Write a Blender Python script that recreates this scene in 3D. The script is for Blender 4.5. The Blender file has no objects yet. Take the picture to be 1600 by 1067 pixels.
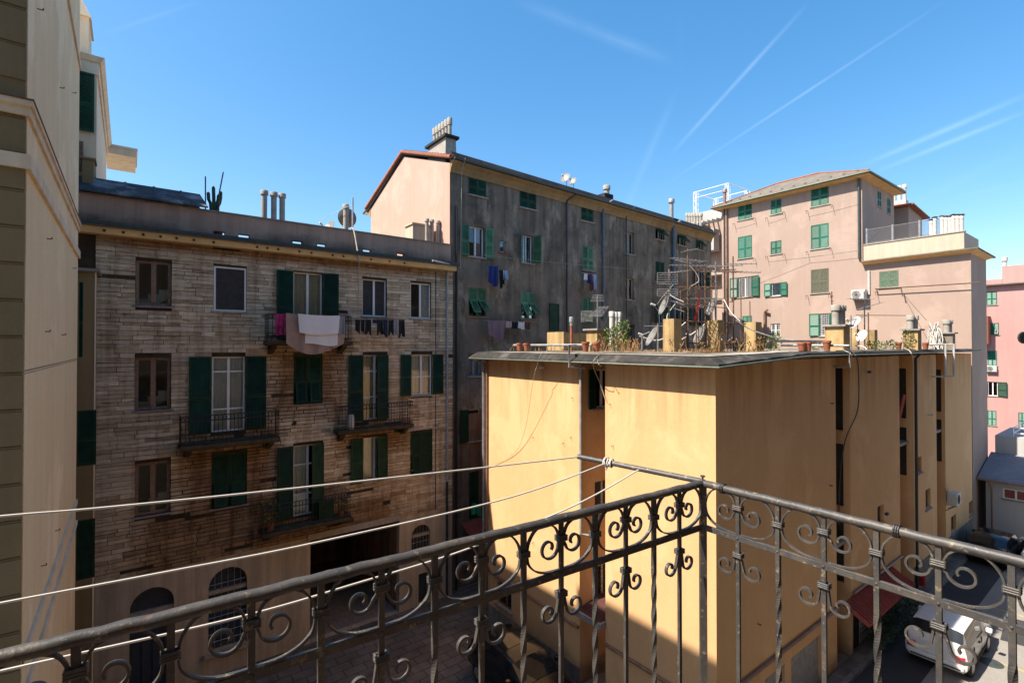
import bpy, bmesh, math, random
from mathutils import Vector, Matrix
random.seed(7)
R_ = math.radians
sc = bpy.context.scene
COL = sc.collection

# ------------------------------------------------------------------ camera
FPX, CX, CY, W0 = 785.0, 800.0, 533.5, 1600.0
AZ = R_(52.7)
PITCH = math.atan(8.0 / FPX)
cam_d = bpy.data.cameras.new('camera'); cam = bpy.data.objects.new('camera', cam_d); COL.objects.link(cam)
cam_d.sensor_width = 36; cam_d.lens = FPX / W0 * 36; cam_d.clip_start = 0.05; cam_d.clip_end = 3000
cam.rotation_euler = (R_(90) + PITCH, 0, AZ - R_(90))
sc.camera = cam
FW = Vector((math.cos(AZ), math.sin(AZ), 0)); RT = Vector((math.sin(AZ), -math.cos(AZ), 0)); UP = Vector((0, 0, 1))
FC = FW * math.cos(PITCH) + UP * math.sin(PITCH); UC = UP * math.cos(PITCH) - FW * math.sin(PITCH)
GZ = -11.3                                                     # the ground below the balcony

def ray(px, py):
    return FC + RT * ((px - CX) / FPX) - UC * ((py - CY) / FPX)
def onU(px, py, u):
    d = ray(px, py); return d * (u / d.x)
def onV(px, py, v):
    d = ray(px, py); return d * (v / d.y)
def onZ(px, py, z):
    d = ray(px, py); return d * (z / d.z)
def at(px, t, z):                                              # a plan position seen in column px, t metres deep
    p = (FW + RT * ((px - CX) / FPX)) * t
    return Vector((p.x, p.y, z))

# ------------------------------------------------------------------ objects
def rootloc(o):
    l = Vector((0, 0, 0))
    while o is not None:
        l += Vector(o.location); o = o.parent
    return l
def tag(o, label=None, cat=None, group=None, kind=None):
    if label: o['label'] = label
    if cat: o['category'] = cat
    if group: o['group'] = group
    if kind: o['kind'] = kind
    return o
def thing(name, label, cat, loc=(0, 0, 0), group=None):
    o = bpy.data.objects.new(name, None); COL.objects.link(o); o.location = loc; o.empty_display_size = .2
    return tag(o, label, cat, group)

class MB:
    def __init__(s): s.v = []; s.f = []
    def add(s, vs, fs):
        b = len(s.v); s.v += [Vector(v) for v in vs]; s.f += [tuple(b + i for i in f) for f in fs]
        return s
    def hexa(s, p):                                            # 8 corners, bottom loop then top loop
        return s.add(p, [(3, 2, 1, 0), (4, 5, 6, 7), (0, 1, 5, 4), (1, 2, 6, 5), (2, 3, 7, 6), (3, 0, 4, 7)])
    def box(s, x0, x1, y0, y1, z0, z1):
        return s.hexa([(x0, y0, z0), (x1, y0, z0), (x1, y1, z0), (x0, y1, z0), (x0, y0, z1), (x1, y0, z1), (x1, y1, z1), (x0, y1, z1)])
    def poly(s, pts): return s.add(pts, [tuple(range(len(pts)))])
    def prism(s, pts, d):                                      # a flat outline pushed along d
        n = len(pts); d = Vector(d); pts = [Vector(p) for p in pts]
        fs = [tuple(reversed(range(n))), tuple(range(n, 2 * n))] + [(i, (i + 1) % n, n + (i + 1) % n, n + i) for i in range(n)]
        return s.add(pts + [p + d for p in pts], fs)
    def tube(s, pts, r, n=8, cap=True):
        pts = [Vector(p) for p in pts]; m = len(pts); rs = r if isinstance(r, (list, tuple)) else [r] * m
        up0 = None; rings = []
        for i, p in enumerate(pts):
            t = (pts[min(i + 1, m - 1)] - pts[max(i - 1, 0)]).normalized()
            if up0 is None:
                a = Vector((0, 0, 1)) if abs(t.z) < .9 else Vector((1, 0, 0))
                up0 = (a - t * a.dot(t)).normalized()
            else:
                up0 = (up0 - t * up0.dot(t)).normalized()
            sd = t.cross(up0)
            rings.append([p + (up0 * math.cos(k * 2 * math.pi / n) + sd * math.sin(k * 2 * math.pi / n)) * rs[i] for k in range(n)])
        vs = [v for g in rings for v in g]; fs = []
        for i in range(m - 1):
            for k in range(n):
                a = i * n + k; b = i * n + (k + 1) % n
                fs.append((a, b, b + n, a + n))
        if cap:
            fs.append(tuple(reversed(range(n)))); fs.append(tuple(range((m - 1) * n, m * n)))
        return s.add(vs, fs)
    def bar(s, a, b, w, h=None):                               # square bar between two points
        return s.tube([a, b], w * .7071, 4)
    def lathe(s, c, prof, n=16):                               # prof: (radius, z)
        c = Vector(c); vs = []; fs = []
        for r, z in prof:
            vs += [c + Vector((r * math.cos(2 * math.pi * k / n), r * math.sin(2 * math.pi * k / n), z)) for k in range(n)]
        for i in range(len(prof) - 1):
            for k in range(n):
                a = i * n + k; b = i * n + (k + 1) % n
                fs.append((a, b, b + n, a + n))
        fs.append(tuple(reversed(range(n)))); fs.append(tuple(range((len(prof) - 1) * n, len(prof) * n)))
        return s.add(vs, fs)
    def grid(s, fn, nu, nv):
        vs = [fn(i / nu, j / nv) for j in range(nv + 1) for i in range(nu + 1)]
        fs = [(j * (nu + 1) + i, j * (nu + 1) + i + 1, (j + 1) * (nu + 1) + i + 1, (j + 1) * (nu + 1) + i) for j in range(nv) for i in range(nu)]
        return s.add(vs, fs)
    def build(s, name, mat, parent=None, smooth=False, base=None, bevel=0):
        off = rootloc(parent) if parent is not None else Vector(base) if base is not None else Vector((0, 0, 0))
        me = bpy.data.meshes.new(name)
        me.from_pydata([tuple(v - off) for v in s.v], [], s.f)
        bm = bmesh.new(); bm.from_mesh(me); bmesh.ops.recalc_face_normals(bm, faces=bm.faces) if smooth != 'keep' else None
        bm.to_mesh(me); bm.free()
        if mat is not None: me.materials.append(mat)
        if smooth is True:
            for p in me.polygons: p.use_smooth = True
            try: me.set_sharp_from_angle(angle=R_(50))
            except Exception: pass
        me.update()
        o = bpy.data.objects.new(name, me); COL.objects.link(o)
        if parent is not None: o.parent = parent
        else: o.location = off
        if bevel:
            b = o.modifiers.new('bevel', 'BEVEL'); b.width = bevel; b.segments = 2; b.limit_method = 'ANGLE'
        return o

# ------------------------------------------------------------------ materials
MATS = {}
def nodes(name):
    m = bpy.data.materials.new(name); m.use_nodes = True
    nt = m.node_tree; b = nt.nodes['Principled BSDF']
    return m, nt, b
def N(nt, t, **kw):
    n = nt.nodes.new(t)
    for k, v in kw.items(): setattr(n, k, v)
    return n
def L(nt, a, b): nt.links.new(a, b)
def c4(c): return (c[0], c[1], c[2], 1)
def objco(nt, scale=(1, 1, 1)):
    tc = N(nt, 'ShaderNodeTexCoord'); mp = N(nt, 'ShaderNodeMapping'); mp.inputs['Scale'].default_value = scale
    L(nt, tc.outputs['Object'], mp.inputs['Vector']); return mp.outputs['Vector']
def noise(nt, vec, scale, detail=6, rough=.6, dist=0):
    n = N(nt, 'ShaderNodeTexNoise'); n.inputs['Scale'].default_value = scale; n.inputs['Detail'].default_value = detail
    n.inputs['Roughness'].default_value = rough; n.inputs['Distortion'].default_value = dist
    L(nt, vec, n.inputs['Vector']); return n.outputs['Fac']
def ramp(nt, fac, stops):
    r = N(nt, 'ShaderNodeValToRGB'); e = r.color_ramp.elements
    while len(e) < len(stops): e.new(.5)
    for i, (p, c) in enumerate(stops):
        e[i].position = p; e[i].color = c4(c) if len(c) == 3 else c
    L(nt, fac, r.inputs['Fac']); return r.outputs['Color']
def mix(nt, fac, a, b, mode='MIX'):
    m = N(nt, 'ShaderNodeMix', data_type='RGBA', blend_type=mode)
    for sock, v in ((m.inputs[0], fac), (m.inputs[6], a), (m.inputs[7], b)):
        if isinstance(v, (int, float)): sock.default_value = v
        elif isinstance(v, tuple): sock.default_value = c4(v)
        else: L(nt, v, sock)
    return m.outputs[2]
def bump(nt, b, h, strength=.3, dist=.02):
    n = N(nt, 'ShaderNodeBump'); n.inputs['Strength'].default_value = strength; n.inputs['Distance'].default_value = dist
    L(nt, h, n.inputs['Height']); L(nt, n.outputs['Normal'], b.inputs['Normal'])

def simple(name, col, rough=.6, metal=0, var=.25, scale=6, spec=None, each=0):
    m, nt, b = nodes(name)
    v = objco(nt); f = noise(nt, v, scale)
    d = tuple(x * (1 - var) for x in col); u = tuple(min(1, x * (1 + var)) for x in col)
    col_ = ramp(nt, f, [(.3, d), (.7, u)])
    if each:                                                   # weathering that differs from object to object
        oi = N(nt, 'ShaderNodeObjectInfo'); col_ = mix(nt, 1.0, col_, ramp(nt, oi.outputs['Random'], [(0, (1 - each,) * 3), (.6, (1, 1, 1)), (1, (1 + each * 1.5, 1 + each * 1.3, 1 + each * 1.6))]), 'MULTIPLY')
        fz = noise(nt, objco(nt, (3, 3, .6)), 2, 5); col_ = mix(nt, ramp(nt, fz, [(.55, (0, 0, 0)), (.75, (.35,) * 3)]), col_, tuple(min(1, x * 1.6 + .03) for x in col))
    L(nt, col_, b.inputs['Base Color'])
    b.inputs['Roughness'].default_value = rough; b.inputs['Metallic'].default_value = metal
    if spec is not None: b.inputs['Specular IOR Level'].default_value = spec
    return m
def plaster(name, base, dark, scale=.5, streak=.5, rough=.9, stains=None, patch=None, grain=.25, lo=.35, hi=.7, soot=None, drip=None, blotch=None):
    """rendered wall: broad mottling, vertical rain streaks, fine grain"""
    m, nt, b = nodes(name)
    v = objco(nt); f1 = noise(nt, v, scale, 8, .65)
    col = ramp(nt, f1, [(lo, dark), (hi, base)])
    vs = objco(nt, (2.2, 2.2, .12)); f2 = noise(nt, vs, 1.6, 6, .6)
    s = ramp(nt, f2, [(.40, (1 - streak,) * 3), (.62, (1, 1, 1))])
    col = mix(nt, 1.0, col, s, 'MULTIPLY')
    f3 = noise(nt, v, 25, 4, .7)
    g = ramp(nt, f3, [(.3, (1 - grain,) * 3), (.7, (1, 1, 1))])
    col = mix(nt, 1.0, col, g, 'MULTIPLY')
    if patch:
        f4 = noise(nt, v, .7, 10, .68, .4)
        col = mix(nt, ramp(nt, f4, [(.56, (0, 0, 0)), (.60, (1, 1, 1))]), col, patch)
    if stains:
        f5 = noise(nt, objco(nt, (1, 1, .5)), .9, 9, .7)
        col = mix(nt, ramp(nt, f5, [(.52, (0, 0, 0)), (.68, (.85,) * 3)]), col, stains)
    if blotch:                                                 # faded and re-rendered patches with soft broken edges
        fb = noise(nt, objco(nt, (.5, .5, .35)), .9, 7, .62, .5)
        col = mix(nt, ramp(nt, fb, [(.52, (0, 0, 0)), (.60, (.7,) * 3)]), col, blotch)
        fh = noise(nt, objco(nt), .55, 9, .75, 1.2)            # hairline cracks
        cr = N(nt, 'ShaderNodeMath', operation='SUBTRACT'); L(nt, fh, cr.inputs[0]); cr.inputs[1].default_value = .5
        ca = N(nt, 'ShaderNodeMath', operation='ABSOLUTE'); L(nt, cr.outputs[0], ca.inputs[0])
        col = mix(nt, ramp(nt, ca.outputs[0], [(.0005, (.35,) * 3), (.0018, (0, 0, 0))]), col, dark[0:1] and tuple(x * .55 for x in dark))
    if drip:                                                   # rain runs below an eave: (height, length, colour)
        sp = N(nt, 'ShaderNodeSeparateXYZ'); L(nt, v, sp.inputs[0]); q = N(nt, 'ShaderNodeMath', operation='SUBTRACT'); L(nt, sp.outputs['Z'], q.inputs[0]); q.inputs[1].default_value = drip[0] - drip[1]
        q2 = N(nt, 'ShaderNodeMath', operation='DIVIDE'); q2.use_clamp = True; L(nt, q.outputs[0], q2.inputs[0]); q2.inputs[1].default_value = drip[1]
        fd = noise(nt, objco(nt, (1.5, 1.5, .1)), 1.6, 6, .68)
        q3 = N(nt, 'ShaderNodeMath', operation='MULTIPLY'); L(nt, q2.outputs[0], q3.inputs[0]); L(nt, ramp(nt, fd, [(.46, (0, 0, 0)), (.66, (.75,) * 3)]), q3.inputs[1])
        col = mix(nt, q3.outputs[0], col, drip[2])
    if soot:                                                   # a sooty tide mark: (height, spread, colour)
        sp = N(nt, 'ShaderNodeSeparateXYZ'); L(nt, v, sp.inputs[0]); q = N(nt, 'ShaderNodeMath', operation='SUBTRACT'); q.inputs[0].default_value = soot[0]; L(nt, sp.outputs['Z'], q.inputs[1])
        q2 = N(nt, 'ShaderNodeMath', operation='DIVIDE'); L(nt, q.outputs[0], q2.inputs[0]); q2.inputs[1].default_value = soot[1]
        q3 = N(nt, 'ShaderNodeMath', operation='MULTIPLY_ADD'); L(nt, noise(nt, objco(nt, (.45, .45, .6)), .9, 7, .65), q3.inputs[0]); q3.inputs[1].default_value = 3.2; q3.inputs[2].default_value = -1.75
        q4 = N(nt, 'ShaderNodeMath', operation='ADD'); q4.use_clamp = True; L(nt, q2.outputs[0], q4.inputs[0]); L(nt, q3.outputs[0], q4.inputs[1])
        q5 = N(nt, 'ShaderNodeMath', operation='MULTIPLY'); L(nt, q4.outputs[0], q5.inputs[0]); q5.inputs[1].default_value = .85
        col = mix(nt, q5.outputs[0], col, soot[2])
    L(nt, col, b.inputs['Base Color']); b.inputs['Roughness'].default_value = rough
    b.inputs['Specular IOR Level'].default_value = .2
    bump(nt, b, f3, .25, .01)
    return m

STAINS = []                                                    # (x0, x1, z0, z1) of damp stains below balconies and sills, in metres on the facade
def stone_mat(stains):
    m, nt, b = nodes('stone_courses')
    def math_(op, a, b_=None, clamp=False):
        n = N(nt, 'ShaderNodeMath', operation=op); n.use_clamp = clamp
        for q, v in ((0, a), (1, b_)):
            if v is None: continue
            if isinstance(v, (int, float)): n.inputs[q].default_value = v
            else: L(nt, v, n.inputs[q])
        return n.outputs[0]
    tc = N(nt, 'ShaderNodeTexCoord'); sp = N(nt, 'ShaderNodeSeparateXYZ'); L(nt, tc.outputs['Object'], sp.inputs[0])
    v = tc.outputs['Object']; X, Z = sp.outputs['X'], sp.outputs['Z']
    gi = N(nt, 'ShaderNodeNewGeometry'); rnd = gi.outputs['Random Per Island']
    base_c = ramp(nt, rnd, [(.0, (.38, .29, .195)), (.18, (.66, .535, .385)), (.36, (.50, .385, .265)), (.52, (.76, .63, .465)), (.68, (.58, .48, .37)), (.84, (.82, .70, .54)), (1.0, (.52, .405, .285))])
    dark_c = ramp(nt, rnd, [(.0, (.30, .18, .10)), (.3, (.42, .27, .155)), (.6, (.25, .155, .09)), (1.0, (.37, .25, .15))])
    f1 = noise(nt, objco(nt, (1.0, 1.0, 4.0)), 2.4, 8, .7)
    mott = ramp(nt, f1, [(.33, (.52, .47, .42)), (.45, (.93, .91, .89)), (.64, (1.14, 1.12, 1.08))])
    col = mix(nt, 1.0, base_c, mott, 'MULTIPLY')
    f2 = noise(nt, objco(nt, (1.2, 1.2, 3.0)), 2.2, 10, .72, .8)
    col = mix(nt, ramp(nt, f2, [(.60, (0, 0, 0)), (.65, (.7,) * 3)]), col, (.72, .65, .54))
    f6 = noise(nt, objco(nt, (1, 1, 3.5)), 2.3, 6, .65)
    col = mix(nt, ramp(nt, f6, [(.60, (0, 0, 0)), (.68, (.55,) * 3)]), col, (.26, .23, .21))
    # damp brown zones: under the balconies and towards the ground floor, with a broken outline
    nb_ = math_('MULTIPLY', math_('SUBTRACT', noise(nt, objco(nt, (1, 1, .5)), 1.6, 7, .7), .5), 2.0)
    tot = None
    for (x0, x1, z0, z1, k_) in stains:
        dx = math_('SUBTRACT', 1.0, math_('DIVIDE', math_('ABSOLUTE', math_('SUBTRACT', X, (x0 + x1) / 2)), (x1 - x0) / 2))
        dz = math_('SUBTRACT', 1.0, math_('DIVIDE', math_('ABSOLUTE', math_('SUBTRACT', Z, (z0 + z1) / 2)), (z1 - z0) / 2))
        e = math_('MULTIPLY', math_('ADD', math_('MULTIPLY', math_('MINIMUM', dx, dz), 3.0), nb_), k_, True)
        tot = e if tot is None else math_('MAXIMUM', tot, e)
    brown = mix(nt, 1.0, dark_c, mott, 'MULTIPLY')
    fd = noise(nt, objco(nt, (2.0, 2.0, .35)), 1.3, 7, .65)
    brown = mix(nt, ramp(nt, fd, [(.49, (0, 0, 0)), (.66, (.65,) * 3)]), brown, (.10, .06, .032))
    col = mix(nt, tot, col, brown)
    fs = noise(nt, objco(nt, (2.4, 2.4, .16)), 1.3, 6, .6)
    col = mix(nt, 1.0, col, ramp(nt, fs, [(.36, (.74, .69, .65)), (.52, (1, 1, 1))]), 'MULTIPLY')
    f3 = noise(nt, v, 30, 4, .7)
    col = mix(nt, 1.0, col, ramp(nt, f3, [(.3, (.75,) * 3), (.7, (1, 1, 1))]), 'MULTIPLY')
    L(nt, col, b.inputs['Base Color']); b.inputs['Roughness'].default_value = .95; b.inputs['Specular IOR Level'].default_value = .15
    h = math_('ADD', math_('MULTIPLY', f1, 1.0), math_('MULTIPLY', f3, .5))
    bump(nt, b, h, .7, .025)
    return m

def glass_mat(name='window_glass', tint=(.90, .93, .93)):
    m, nt, b = nodes(name); nt.nodes.remove(b)
    out = nt.nodes['Material Output']
    tr = N(nt, 'ShaderNodeBsdfTransparent'); tr.inputs[0].default_value = c4(tint)
    gl = N(nt, 'ShaderNodeBsdfGlossy'); gl.inputs['Roughness'].default_value = .03; gl.inputs[0].default_value = (.9, .93, .95, 1)
    fr = N(nt, 'ShaderNodeFresnel'); fr.inputs['IOR'].default_value = 1.5
    nz = noise(nt, objco(nt), 1.3, 2)
    bp = N(nt, 'ShaderNodeBump'); bp.inputs['Strength'].default_value = .03; L(nt, nz, bp.inputs['Height']); L(nt, bp.outputs[0], gl.inputs['Normal'])
    mx = N(nt, 'ShaderNodeMixShader'); L(nt, fr.outputs[0], mx.inputs[0]); L(nt, tr.outputs[0], mx.inputs[1]); L(nt, gl.outputs[0], mx.inputs[2])
    L(nt, mx.outputs[0], out.inputs['Surface']); return m

def iron_mat():
    m, nt, b = nodes('weathered_grey_iron')
    v = objco(nt); f1 = noise(nt, v, 9, 8, .7); f2 = noise(nt, v, 42, 6, .7); f3 = noise(nt, v, 15, 7, .75, .5)
    col = ramp(nt, f1, [(.3, (.030, .030, .033)), (.52, (.058, .054, .050)), (.75, (.110, .092, .070))])
    col = mix(nt, ramp(nt, f2, [(.58, (0, 0, 0)), (.69, (.7,) * 3)]), col, (.32, .26, .18))
    col = mix(nt, ramp(nt, f3, [(.59, (0, 0, 0)), (.70, (.7,) * 3)]), col, (.15, .075, .04))
    f4 = noise(nt, v, 70, 5, .7)
    col = mix(nt, ramp(nt, f4, [(.62, (0, 0, 0)), (.68, (.9,) * 3)]), col, (.06, .045, .035))
    L(nt, col, b.inputs['Base Color']); b.inputs['Roughness'].default_value = .5; b.inputs['Metallic'].default_value = .15
    bump(nt, b, f2, .45, .004); return m

def tile_mat(name, c1, c2, axis='X', scale=4.5):
    m, nt, b = nodes(name)
    v = objco(nt); wv = N(nt, 'ShaderNodeTexWave', wave_type='BANDS', bands_direction=axis); L(nt, v, wv.inputs['Vector']); wv.inputs['Scale'].default_value = scale
    f = noise(nt, v, 5, 6)
    col = ramp(nt, f, [(.3, c2), (.7, c1)])
    L(nt, col, b.inputs['Base Color']); b.inputs['Roughness'].default_value = .9
    bump(nt, b, wv.outputs['Fac'], .8, .05); return m

def paving_mat(name, c1, c2, mortar, bw, rh, ms=.02):
    m, nt, b = nodes(name); v = objco(nt)
    br = N(nt, 'ShaderNodeTexBrick'); L(nt, v, br.inputs['Vector']); br.inputs['Scale'].default_value = 1
    br.inputs['Brick Width'].default_value = bw; br.inputs['Row Height'].default_value = rh; br.inputs['Mortar Size'].default_value = ms
    for k, c in (('Color1', c1), ('Color2', c2), ('Mortar', mortar)): br.inputs[k].default_value = c4(c)
    f = noise(nt, v, .8, 8, .7); col = mix(nt, 1.0, br.outputs['Color'], ramp(nt, f, [(.35, (.5, .48, .46)), (.65, (1, 1, 1))]), 'MULTIPLY')
    L(nt, col, b.inputs['Base Color']); b.inputs['Roughness'].default_value = .85
    bump(nt, b, br.outputs['Fac'], -.4, .02); return m

M = {}
M['glass'] = glass_mat()
M['iron'] = iron_mat()
M['stucco_grey'] = plaster('ground_floor_stucco', (.62, .51, .39), (.50, .41, .31), .8, .25)
M['cream_paint'] = simple('cream_cornice_paint', (.68, .42, .17), .8, var=.15, scale=2)
M['parapet_pink'] = plaster('parapet_render', (.56, .38, .29), (.46, .31, .235), .5, .22, stains=(.30, .21, .165), soot=(15.55, .45, (.045, .035, .03)))
M['dark_render'] = plaster('sooty_render', (.36, .285, .215), (.125, .102, .08), .7, .30, stains=(.46, .38, .29), blotch=(.20, .16, .125), drip=(19.7, 7.0, (.065, .055, .045)), grain=.3, lo=.3, hi=.68)
M['dark_low'] = plaster('peeling_render', (.36, .27, .2), (.2, .14, .1), .9, .45, stains=(.30, .1, .06), grain=.3)
M['cove'] = plaster('ochre_cove', (.44, .29, .14), (.31, .20, .095), .8, .2, stains=(.34, .2, .09))
M['gable_pink'] = plaster('gable_render', (.50, .325, .26), (.475, .305, .24), .35, .05, grain=.1, blotch=(.51, .34, .275))
M['yellow'] = plaster('ochre_render', (.66, .405, .205), (.615, .366, .176), .55, .03, grain=.12, lo=.3, hi=.7, drip=(10.9, 2.6, (.33, .18, .08)), blotch=(.67, .42, .22), soot=(.9, .7, (.17, .12, .08)))
M['pink'] = plaster('salmon_render', (.385, .285, .236), (.365, .267, .22), .4, .04, grain=.12, blotch=(.398, .297, .248), drip=(23.0, 1.6, (.27, .18, .145)))
M['pink_far'] = plaster('rose_render', (.50, .28, .255), (.46, .25, .23), .25, .06, grain=.1)
M['cream_wall'] = plaster('terrace_cream_render', (.55, .46, .355), (.49, .40, .305), .4, .12, grain=.1)
M['left_wall'] = plaster('sand_render', (.92, .74, .46), (.87, .67, .40), .45, .06, grain=.2, blotch=(.93, .77, .52))
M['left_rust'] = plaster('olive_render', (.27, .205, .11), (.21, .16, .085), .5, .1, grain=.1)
M['left_trim'] = plaster('pale_trim', (.84, .71, .53), (.74, .60, .43), .8, .15, grain=.1)
M['white_wall'] = plaster('white_render', (.44, .43, .42), (.40, .39, .38), .4, .06, grain=.06)
M['viewer_wall'] = plaster('house_render', (.13, .095, .065), (.11, .08, .055), .4, .1)
M['plinth'] = plaster('grey_plinth', (.30, .27, .24), (.2, .18, .16), 1.5, .3)
M['concrete'] = plaster('roof_concrete', (.28, .24, .185), (.17, .145, .115), 1.2, .05, stains=(.11, .075, .04))
M['bitumen'] = plaster('bitumen_edge', (.075, .068, .062), (.028, .026, .025), 1.6, .3, stains=(.13, .12, .105))
M['slate'] = plaster('slate_sheet', (.10, .115, .14), (.05, .055, .065), 1.3, .25, stains=(.3, .31, .33))
M['slate_dark'] = plaster('dark_slate', (.07, .07, .075), (.035, .035, .04), 1.0, .3)
M['tile'] = tile_mat('terracotta_tile', (.36, .13, .075), (.23, .085, .05), 'X', 3)
M['tile_red'] = tile_mat('red_tile', (.36, .08, .06), (.24, .05, .04), 'X', 3.2)
M['stone_roof'] = plaster('grey_roof_slab', (.23, .20, .165), (.145, .125, .10), 1.6, .1)
M['gutter'] = simple('dark_gutter_metal', (.06, .07, .065), .5, .3)
M['gutter_green'] = simple('copper_green_gutter', (.11, .13, .10), .5, .3)
M['pipe_grey'] = simple('grey_pipe', (.36, .37, .39), .45, .1)
M['pipe_light'] = simple('pale_grey_pipe', (.26, .255, .25), .5, .1)
M['pipe_blue'] = simple('blue_grey_pipe', (.12, .14, .165), .5, .2)
M['pipe_black'] = simple('black_pipe', (.025, .027, .03), .5)
M['pipe_copper'] = simple('brown_copper_pipe', (.25, .14, .10), .5, .2)
M['pipe_white'] = simple('white_pipe', (.42, .41, .40), .5)
M['pot_grey'] = simple('cement_pot', (.30, .275, .24), .9, var=.2, scale=4)
M['pot_white'] = simple('white_cement_pot', (.50, .475, .43), .9, var=.15)
M['terracotta'] = simple('terracotta', (.24, .075, .036), .9)
M['brown_wood'] = simple('brown_window_wood', (.23, .14, .10), .6, var=.4, scale=14)
M['pale_wood'] = simple('pale_window_wood', (.34, .25, .18), .6, var=.35, scale=14)
M['white_frame'] = simple('white_window_frame', (.74, .72, .70), .45, var=.06)
M['grey_frame'] = simple('aluminium_frame', (.38, .40, .43), .4, .4)
M['sh_dark'] = simple('bottle_green_shutter', (.006, .036, .018), .6, var=.35, scale=3, spec=.25, each=.3)
M['sh_mid'] = simple('leaf_green_shutter', (.055, .15, .07), .55, var=.35, scale=3, each=.3)
M['sh_pine'] = simple('pine_green_shutter', (.010, .050, .026), .6, var=.35, scale=3, spec=.25, each=.3)
M['sh_teal'] = simple('teal_green_shutter', (.006, .105, .062), .45, var=.2, scale=3, each=.3)
M['sh_old'] = simple('weathered_olive_shutter', (.095, .095, .062), .8, var=.45, scale=12)
M['sh_pale'] = simple('faded_green_shutter', (.085, .135, .085), .75, var=.35, scale=10)
M['curtain'] = simple('curtain_cloth', (.72, .70, .66), .9, var=.08)
M['curtain_beige'] = simple('beige_curtain', (.62, .50, .34), .9, var=.1)
M['dark_net'] = simple('dark_insect_net', (.045, .04, .04), .9)
M['room_wall'] = simple('stairwell_wall', (.62, .58, .5), .9, var=.1)
M['sill'] = simple('slate_sill', (.23, .21, .2), .8)
M['mossy_slab'] = plaster('mossy_slab', (.13, .10, .06), (.06, .045, .03), 2, .2)
M['sill_stone'] = simple('pale_stone_sill', (.33, .28, .24), .85)
M['black_iron'] = simple('black_iron', (.02, .018, .016), .55)
M['rust'] = simple('rusty_iron', (.125, .066, .040), .85, var=.5, scale=20)
M['galv'] = simple('galvanised_steel', (.27, .26, .255), .4, .5)
M['dish'] = simple('pale_dish_metal', (.19, .18, .17), .5, .1)
M['asphalt'] = plaster('asphalt', (.075, .072, .072), (.05, .05, .052), .6, 0, grain=.4)
M['asphalt_light'] = plaster('pale_concrete_road', (.30, .28, .26), (.255, .235, .215), .5, 0, grain=.25)
M['earth'] = simple('ground_earth', (.22, .19, .16), .95)
M['cobble'] = paving_mat('courtyard_slabs', (.20, .17, .15), (.155, .13, .11), (.07, .06, .05), .75, .42)
M['rope'] = simple('white_rope', (.50, .47, .43), .7, var=.08)
M['wire'] = simple('dark_cable', (.03, .03, .03), .6)
M['cable_pale'] = simple('pale_cable', (.34, .30, .24), .6)
M['ac_white'] = simple('white_enamel', (.45, .44, .42), .4, var=.05)
M['leaf'] = simple('leaf_green', (.05, .085, .016), .7, var=.5, scale=9)
M['leaf_dark'] = simple('dark_leaf', (.025, .06, .02), .7, var=.5, scale=9)
M['leaf_bright'] = simple('bright_leaf', (.085, .13, .014), .6, var=.4, scale=9)
M['cactus'] = simple('cactus_skin', (.035, .08, .045), .6)
M['dry'] = simple('dry_grass_blade', (.22, .12, .045), .9, var=.5, scale=3)
M['brick_red'] = simple('red_brick', (.2, .065, .04), .9, var=.4, scale=10)
M['shop_shutter'] = simple('grey_roller_shutter', (.27, .25, .24), .6)
M['black_paint'] = simple('black_car_paint', (.012, .012, .014), .15, 0, var=.1)
M['silver_paint'] = simple('silver_car_paint', (.36, .36, .37), .25, .3, var=.05)
M['white_paint'] = simple('white_car_paint', (.62, .62, .62), .25, 0, var=.04)
M['car_glass'] = simple('car_glass', (.012, .016, .02), .04, 0, var=.1)
M['tyre'] = simple('tyre_rubber', (.02, .02, .02), .9)
M['rim'] = simple('alloy_rim', (.45, .45, .46), .35, .7)
M['red_lamp'] = simple('red_lamp_plastic', (.6, .015, .02), .25, 0, var=.1)
M['plate'] = simple('number_plate', (.6, .6, .58), .5, var=.05)
M['red_plastic'] = simple('red_plastic', (.30, .015, .012), .5)
M['green_net'] = simple('green_net', (.02, .26, .15), .7)
M['yellow_paint'] = simple('road_yellow_paint', (.36, .29, .15), .8)
def cloth(name, col, v=.12): M[name] = simple(name, col, .95, var=v, scale=5)
cloth('cloth_white', (.78, .74, .73), .04); cloth('cloth_mauve', (.36, .24, .19)); cloth('cloth_magenta', (.28, .02, .10), .8)
cloth('cloth_black', (.010, .010, .012)); cloth('cloth_navy', (.012, .016, .045)); cloth('cloth_blue', (.012, .03, .16)); cloth('cloth_grey', (.25, .25, .28))
cloth('cloth_purple', (.22, .14, .17)); cloth('cloth_pink', (.5, .32, .33)); cloth('cloth_brown', (.12, .05, .035)); cloth('cloth_sky', (.35, .42, .6))

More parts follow.
